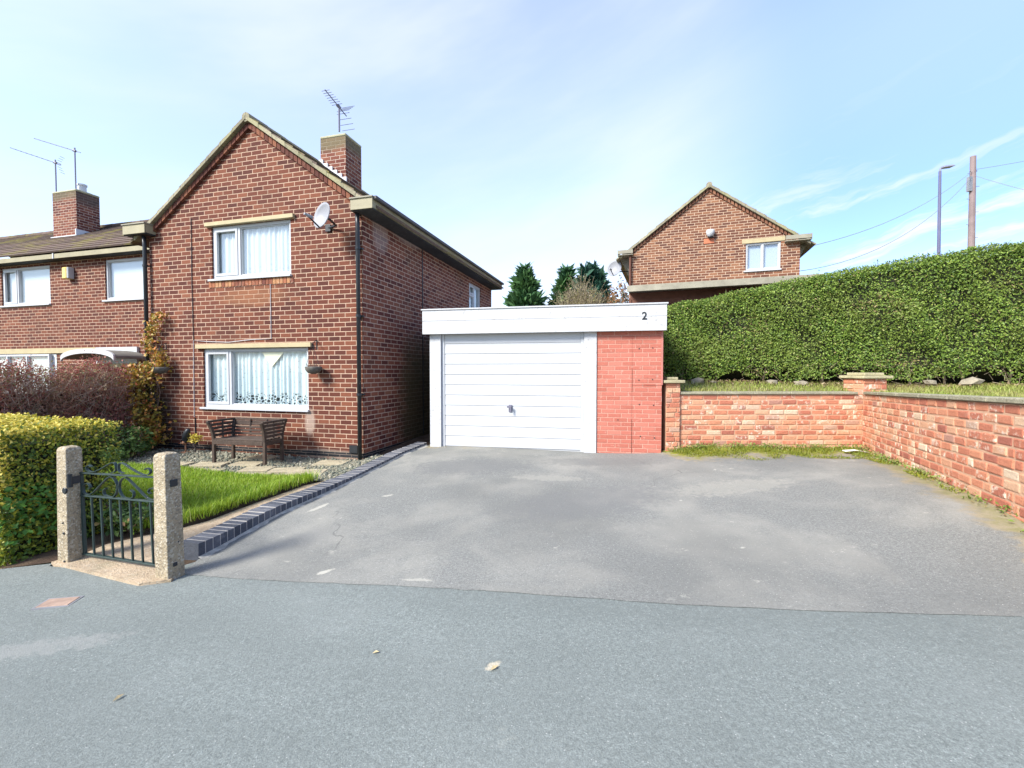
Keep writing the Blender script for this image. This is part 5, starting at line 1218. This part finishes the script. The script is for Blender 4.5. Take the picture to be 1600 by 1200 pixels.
# withered russet hedge dividing the gardens
bh = empty('russet_hedge', (HO[0], HO[1], 0), -15.1); tag(bh, 'tall untrimmed hedge with withered russet leaves between the two front gardens', 'hedge')
n = 5200
yy = rng.uniform(-3.7, -.25, n); tt = rng.random(n) ** .7
top = 1.62 + .10 * np.sin(yy * 5) + .07 * np.sin(yy * 13 + 1)
p0 = np.column_stack([-5.15 + rng.normal(0, .24, n), yy, top * tt * .86]); d = rng.normal(0, .13, (n, 3)) + np.array([.02, 0, .17])
p0[:, 0] = np.minimum(p0[:, 0], -4.80 + rng.uniform(-.06, .04, n))
sticks('twigs', p0, p0 + d, .0045, worn('grey brown twig', (.40, .29, .22), .3, .9, 12), bh)
n = 30000; yy = rng.uniform(-3.7, -.25, n); tt = rng.random(n) ** .75; top = 1.70 + .10 * np.sin(yy * 5) + .07 * np.sin(yy * 13 + 1)
x = -4.80 - np.abs(rng.normal(0, .20, n)); p = np.column_stack([x + .05 * np.sin(yy * 7), yy, tt * top + rng.normal(0, .05, n)])
leaves('foliage', p, np.tile([.8, -.3, .4], (n, 1)), .038, M['brown_leaf'], bh, .5, .9)
MB().box(-5.6, -5.06, -3.7, -.3, 0, 1.22).build('branches', worn('added hedge core', (.11, .06, .048), .4, 1, 9, .03), bh)  # solid block added as a core behind the twigs and leaves
n = 900; yy = rng.uniform(-2.2, -.3, n); p = np.column_stack([-5.1 + rng.normal(0, .2, n), yy, 1.52 + rng.normal(0, .10, n)]); leaves('green_shoots', p, np.tile([.6, -.3, .6], (n, 1)), .045, M['willow'], bh)

# creeper on the corner of the gable
ce = empty('creeper', (HO[0], HO[1], 0), -15.1); tag(ce, 'orange and yellow autumn creeper climbing the drainpipe at the house corner', 'climbing plant')
n = 2100; z = rng.uniform(.15, 1.75, n); cx = -4.72 + .12 * np.sin(z * 4); p = np.column_stack([cx + rng.normal(0, .17, n), -.28 + rng.normal(0, .11, n), z])
n2 = 420; z2 = rng.uniform(1.6, 2.75, n2); p2 = np.column_stack([-4.62 + .18 * np.sin(z2 * 5) + rng.normal(0, .10, n2), -.12 + rng.normal(0, .04, n2), z2])
p = np.concatenate([p, p2]); p[:, 1] = np.minimum(p[:, 1], -.03); leaves('foliage', p, np.tile([.3, -1, .4], (len(p), 1)), .065, M['autumn_leaf'], ce, .75, .8)
m_ = MB(); random.seed(4)
for i in range(12):
    x = -4.75 + random.uniform(-.15, .15); q = [(x, -.15, 0)]
    for j in range(6): q.append((q[-1][0] + random.uniform(-.08, .10), -.08 - random.random() * .12, q[-1][2] + random.uniform(.22, .42)))
    m_.tube(q, [.012 - .0014 * j for j in range(7)], 5)
m_.build('stems', M['twig'], ce)
n = 900; p0 = np.column_stack([-4.78 + rng.normal(0, .15, n), -.22 + rng.normal(0, .07, n), rng.uniform(0, 1.3, n)]); sticks('twigs', p0, p0 + rng.normal(0, .08, (n, 3)), .005, M['hedge_inside'], ce)

def shrub(name, loc, rad, hgt, n, size, m, label, cat='shrub', stem=True, group=None):
    e = empty(name, loc); d = nrm(rng.normal(0, 1, (n, 3))); r_ = rng.random((n, 1)) ** .45
    p = d * r_ * np.array([rad, rad, hgt / 2]) + np.array([0, 0, hgt / 2]); p += np.sin(p * 17) * rad * .12
    leaves('foliage', p, d + np.array([0, 0, .4]), size, m, e, .55, .7)
    m_ = MB()
    for i in range(6):
        a = i * 1.05; m_.tube([(0, 0, -.05), (rad * .3 * math.cos(a), rad * .3 * math.sin(a), hgt * .4), (rad * .6 * math.cos(a), rad * .6 * math.sin(a), hgt * .8)], [.014, .01, .004], 5)
    m_.build('stems', M['twig'], e); return tag(e, label, cat, group)
q = hw(-4.25, -.85); shrub('leafy_shrub', (q[0], q[1], h(*q)), .36, .62, 900, .07, M['shrub_leaf'], 'dark green leafy shrub under the creeper by the house wall')
q = hw(-4.0, -1.35); shrub('leafy_shrub', (q[0], q[1], h(*q)), .24, .34, 420, .07, leaf_mat('bright shrub leaf', [(0, (.08, .17, .04)), (1, (.2, .3, .08))]), 'low bright green shrub at the lawn corner behind the gate')
q = hw(-4.75, -1.9); shrub('leafy_shrub', (q[0], q[1], h(*q)), .40, .85, 1100, .07, M['shrub_leaf'], 'dark green shrub at the foot of the russet hedge')
shrub('leafy_shrub', (-3.98, 4.62, h(-3.98, 4.62)), .26, .36, 600, .06, M['shrub_leaf'], 'low ground cover shrub just behind the gate bars')

# ------------------------------------------------------------------ far trees
def conifer(loc, rad, hgt, m, label, n=5200, tops=((0, 0, 1.0),)):
    e = empty('conifer_tree', loc); P = []; N = []
    for (ox, oy, k_) in tops:
        mm = n // len(tops); t_ = rng.random(mm) ** .75; z = hgt * k_ * (1 - t_ * .97) ; rr = rad * (t_ ** .8) * (1 if len(tops) == 1 else .78) * (1 + .22 * np.sin(z * 6 + ox * 9)); a = rng.uniform(0, 2 * np.pi, mm)
        r_ = rr * rng.random(mm) ** .28 * rng.uniform(.8, 1.18, mm); P.append(np.column_stack([ox + r_ * np.cos(a), oy + r_ * np.sin(a), z])); N.append(np.column_stack([np.cos(a), np.sin(a), np.full(mm, .5)]))
    P, N = np.concatenate(P), np.concatenate(N)
    n_ = len(P); t = nrm(N * np.array([1, 1, 1.2]) + rng.normal(0, .45, (n_, 3))); s = nrm(np.cross(t, rng.normal(0, 1, (n_, 3)))); L = rng.uniform(.22, .62, (n_, 1)) * np.where(rng.random((n_, 1)) < .12, 1.5, 1.0)
    v = np.stack([P - s * L * .2, P + s * L * .2, P + t * L * .6 + s * L * .16, P + t * L], 1).reshape(-1, 3); i = np.arange(n_)[:, None] * 4
    np_mesh('crown', v, np.concatenate([i + np.array([[0, 1, 2]]), i + np.array([[0, 2, 3]])], 0), m, e)
    m_ = MB(); m_.tube([(0, 0, -.3), (0, 0, hgt * .5), (0, 0, hgt * .9)], [.22, .14, .03], 8); m_.build('trunk', M['bark'], e)
    return tag(e, label, 'conifer', 'conifers beyond the garage')
conifer((.86, 30, .8), 2.35, 7.75, M['conifer'], 'lone pointed green conifer beyond the garage roof', 8500)
conifer((3.75, 31, .8), 1.9, 7.85, M['conifer'], 'lighter green conifer behind the pale olive bush', 6500)
conifer((5.2, 30, .8), 1.9, 7.95, M['conifer_dark'], 'dark blue green conifer with several tips beside the olive bush', 8000, ((-.35, 0, .97), (.35, .2, 1.0), (.75, -.1, .93)))
def bare_tree(name, loc, rad, hgt, m_t, m_l, nl, label, nst=700, size=.12):
    e = empty(name, loc)
    m_ = MB(); m_.tube([(0, 0, -.3), (0, 0, hgt * .45)], [.12, .06], 6); m_.build('trunk', M['bark'], e)
    a = rng.uniform(0, 2 * np.pi, nst); t_ = rng.random(nst) ** .6
    p0 = np.column_stack([np.cos(a) * rad * t_ * .7, np.sin(a) * rad * t_ * .7, hgt * (.35 + .5 * rng.random(nst) * (1 - t_ * .4))]); d = np.column_stack([np.cos(a) * .35, np.sin(a) * .35, rng.uniform(.3, .8, nst)]) + rng.normal(0, .15, (nst, 3))
    sticks('branches', p0, p0 + d, .012, m_t, e)
    if nl:
        i = rng.integers(0, nst, nl); p = p0[i] + d[i] * rng.random((nl, 1)) + rng.normal(0, .08, (nl, 3)); leaves('crown', p, rng.normal(0, 1, (nl, 3)), size, m_l, e)
    return tag(e, label, 'tree')
bare_tree('olive_bush', (4.15, 27, .8), 1.75, 7.3, M['pale_twig'], M['willow'], 2600, 'pale olive twiggy bush in front of the two conifers', 1500, .12)
bare_tree('autumn_tree', (6.42, 27, .8), .75, 7.6, M['pale_twig'], M['pinkish_leaf'], 900, 'thin tree with sparse peach autumn leaves beside the tan brick house', 220, .18)
bare_tree('evergreen_tree', (6.72, 26, .8), .7, 6.0, M['twig'], M['conifer_dark'], 420, 'small dark leaved tree at the left corner of the tan brick house', 130, .16)
bare_tree('bare_tree', (2.55, 33, .8), 1.1, 7.2, M['pale_twig'], None, 0, 'bare pale twiggy tree between the conifers', 240)

# ------------------------------------------------------------------ street lamp, pole and wires
sl = empty('street_lamp', (17.2, 18, 1.1)); tag(sl, 'tall grey street lamp with a flat lamp head beyond the hedge', 'street lamp')
m_ = MB(); m_.tube([(0, 0, 0), (-.02, 0, 5), (-.06, 0, 8.5)], [.075, .06, .045], 10); m_.build('post', worn('lamp post steel', (.11, .11, .19), .1, .5), sl)
m_ = MB(); m_.tube([(-.06, 0, 8.42), (-.05, 0, 8.6), (.05, 0, 8.66)], .035, 8); m_.hexa([(.02, -.11, 8.62), (.44, -.13, 8.68), (.44, .13, 8.68), (.02, .11, 8.62), (.02, -.06, 8.70), (.42, -.06, 8.75), (.42, .06, 8.75), (.02, .06, 8.70)]); m_.build('lamp_head', worn('lamp head', (.2, .2, .25), .1, .5), sl, bevel=.01)
tp = empty('telegraph_pole', (22.6, 22, 1.1)); tag(tp, 'tall wooden telegraph pole with step irons beyond the hedge', 'telegraph pole')
m_ = MB(); m_.tube([(.1, 0, 0), (0, 0, 5.5), (-.05, 0, 11)], [.17, .145, .115], 12); m_.build('pole', M['wood_pole'], tp)
m_ = MB()
for i in range(9): z = 5.2 + i * .62; s = 1 if i % 2 else -1; m_.tube([(0, 0, z), (s * .30, 0, z + .02)], .012, 5)
m_.build('step_irons', M['dark_metal'], tp); m_ = MB(); m_.box(-.30, -.13, -.1, .05, 9.3, 10.0); m_.tube([(-.2, 0, 10.3), (.16, 0, 10.3)], .03, 6); m_.build('terminal_box', M['dark_metal'], tp)
top_ = Vector((22.55, 22, 11.4))
def wire(a, b, sag, r_, label):
    a, b = Vector(a), Vector(b); n = 16; q = [tuple(a.lerp(b, i / n) - Vector((0, 0, sag * 4 * (i / n) * (1 - i / n)))) for i in range(n + 1)]
    o = MB().tube(q, r_, 5).build('overhead_wire', M['dark_metal'], None); return tag(o, label, 'wire', 'overhead telephone wires')
f2 = Matrix.Translation(h2.location) @ h2.rotation_euler.to_matrix().to_4x4()
wire(top_, f2 @ Vector((5.15, .6, 4.3)), .5, .011, 'upper thin wire sloping from the telegraph pole to the tan brick house')
wire(top_ - Vector((0, 0, .25)), f2 @ Vector((5.15, 1.2, 3.7)), .9, .011, 'lower thin wire sloping from the telegraph pole past the tan brick house')
wire(top_ + Vector((0, 0, .05)), (34, 22, 14.0), .2, .011, 'thin wire leaving the telegraph pole upwards to the right')
wire(top_ - Vector((0, 0, .2)), (27.5, 19, 8.2), .2, .009, 'thin wire dropping from the telegraph pole to the right')
wire(fm @ Vector((-22, 5.5, 7.1)), fm @ Vector((-4.0, 5.5, 7.1)), .1, .011, 'thin wire crossing behind the left chimney above the terrace roof')

# ------------------------------------------------------------------ small things on the ground
def rock(loc, s, label, grp='stones on the bank under the hedge'):
    bm = bmesh.new(); bmesh.ops.create_icosphere(bm, subdivisions=1, radius=1)
    for v in bm.verts: v.co = Vector((v.co.x * s[0], v.co.y * s[1], v.co.z * s[2])) * (1 + random.uniform(-.28, .28))
    me = bpy.data.meshes.new('stone'); bm.to_mesh(me); bm.free(); me.materials.append(M['stone']); o = bpy.data.objects.new('stone', me); C.objects.link(o); o.location = loc; o.rotation_euler = (0, 0, random.uniform(-.5, .5)); return tag(o, label, 'stone', grp)
random.seed(9)
rock((3.72, 8.85, 1.40), (.15, .10, .085), 'largest pale stone on the bank near the garage end')
rock((3.98, 8.8, 1.38), (.07, .06, .04), 'small pale stone touching the largest stone by the garage end')
rock((5.1, 8.75, 1.38), (.12, .10, .075), 'pale stone half buried in the middle of the bank behind the wall')
rock((5.55, 8.45, 1.37), (.15, .12, .07), 'flat sandy stone on the bank just left of the corner pillar')
rock((8.05, 7.75, 1.41), (.17, .10, .075), 'long flat stone on the bank at the right edge of the view')
rock((7.5, 7.95, 1.40), (.10, .08, .065), 'pale stone on the bank right of the corner pillar')
lt = MB(); vs = [(-.17, -.04, .03), (-.02, -.05, .055), (.12, -.03, .03), (.20, .03, .012), (-.18, .04, .035), (0, .05, .05), (.1, .05, .03), (.17, .06, .012)]
lt.add(vs, [(0, 1, 5, 4), (1, 2, 6, 5), (2, 3, 7, 6)]); o = lt.build('paper_litter', M['paper'], fix=False); sm = o.modifiers.new('thick', 'SOLIDIFY'); sm.thickness = .006
o.location = (5.42, 6.95, h(5.42, 6.95) + .02); o.rotation_euler = (0, 0, R(-12)); tag(o, 'scrap of white litter in the grass below the corner pillar', 'litter')
cv = empty('utility_cover', (-3.30, 3.18, h(-3.30, 3.18) + .002), 10); tag(cv, 'small rust coloured metal utility cover set in the pavement', 'utility cover')
MB().box(-.10, .10, -.06, .06, -.01, .010).build('lid', worn('worn rusty lid', (.32, .22, .165), .25, .8, 15, .002, (.2, .19, .18), .5), cv, bevel=.003)
m_ = MB(); m_.box(-.115, .115, -.075, -.062, -.01, .007); m_.box(-.115, .115, .062, .075, -.01, .007); m_.box(-.115, -.102, -.062, .062, -.01, .007); m_.box(.102, .115, -.062, .062, -.01, .007); m_.build('frame', M['dark_metal'], cv)
for (x, y, a, s, lab) in [(-.09, 2.22, 40, .026, 'curled tan leaf lying on the pavement in front of the garage'), (-1.93, 2.13, 70, .025, 'pale dry leaf lying on the pavement at the far left'), (-.75, 2.40, 10, .018, 'tiny yellow leaf lying on the pavement left of the tan leaf')]:
    m_ = MB(); m_.add([(-s, 0, 0), (0, -s * .38, .008), (s, 0, .004), (0, s * .38, .010), (0, 0, .0)], [(0, 1, 4), (1, 2, 4), (2, 3, 4), (3, 0, 4)]); o = m_.build('fallen_leaf', M['dry_leaf'], fix=False); so_ = o.modifiers.new('thick', 'SOLIDIFY'); so_.thickness = .0012
    o.location = (x, y, h(x, y) + .006); o.rotation_euler = (0, 0, R(a)); tag(o, lab, 'leaf', 'fallen leaves on the pavement')
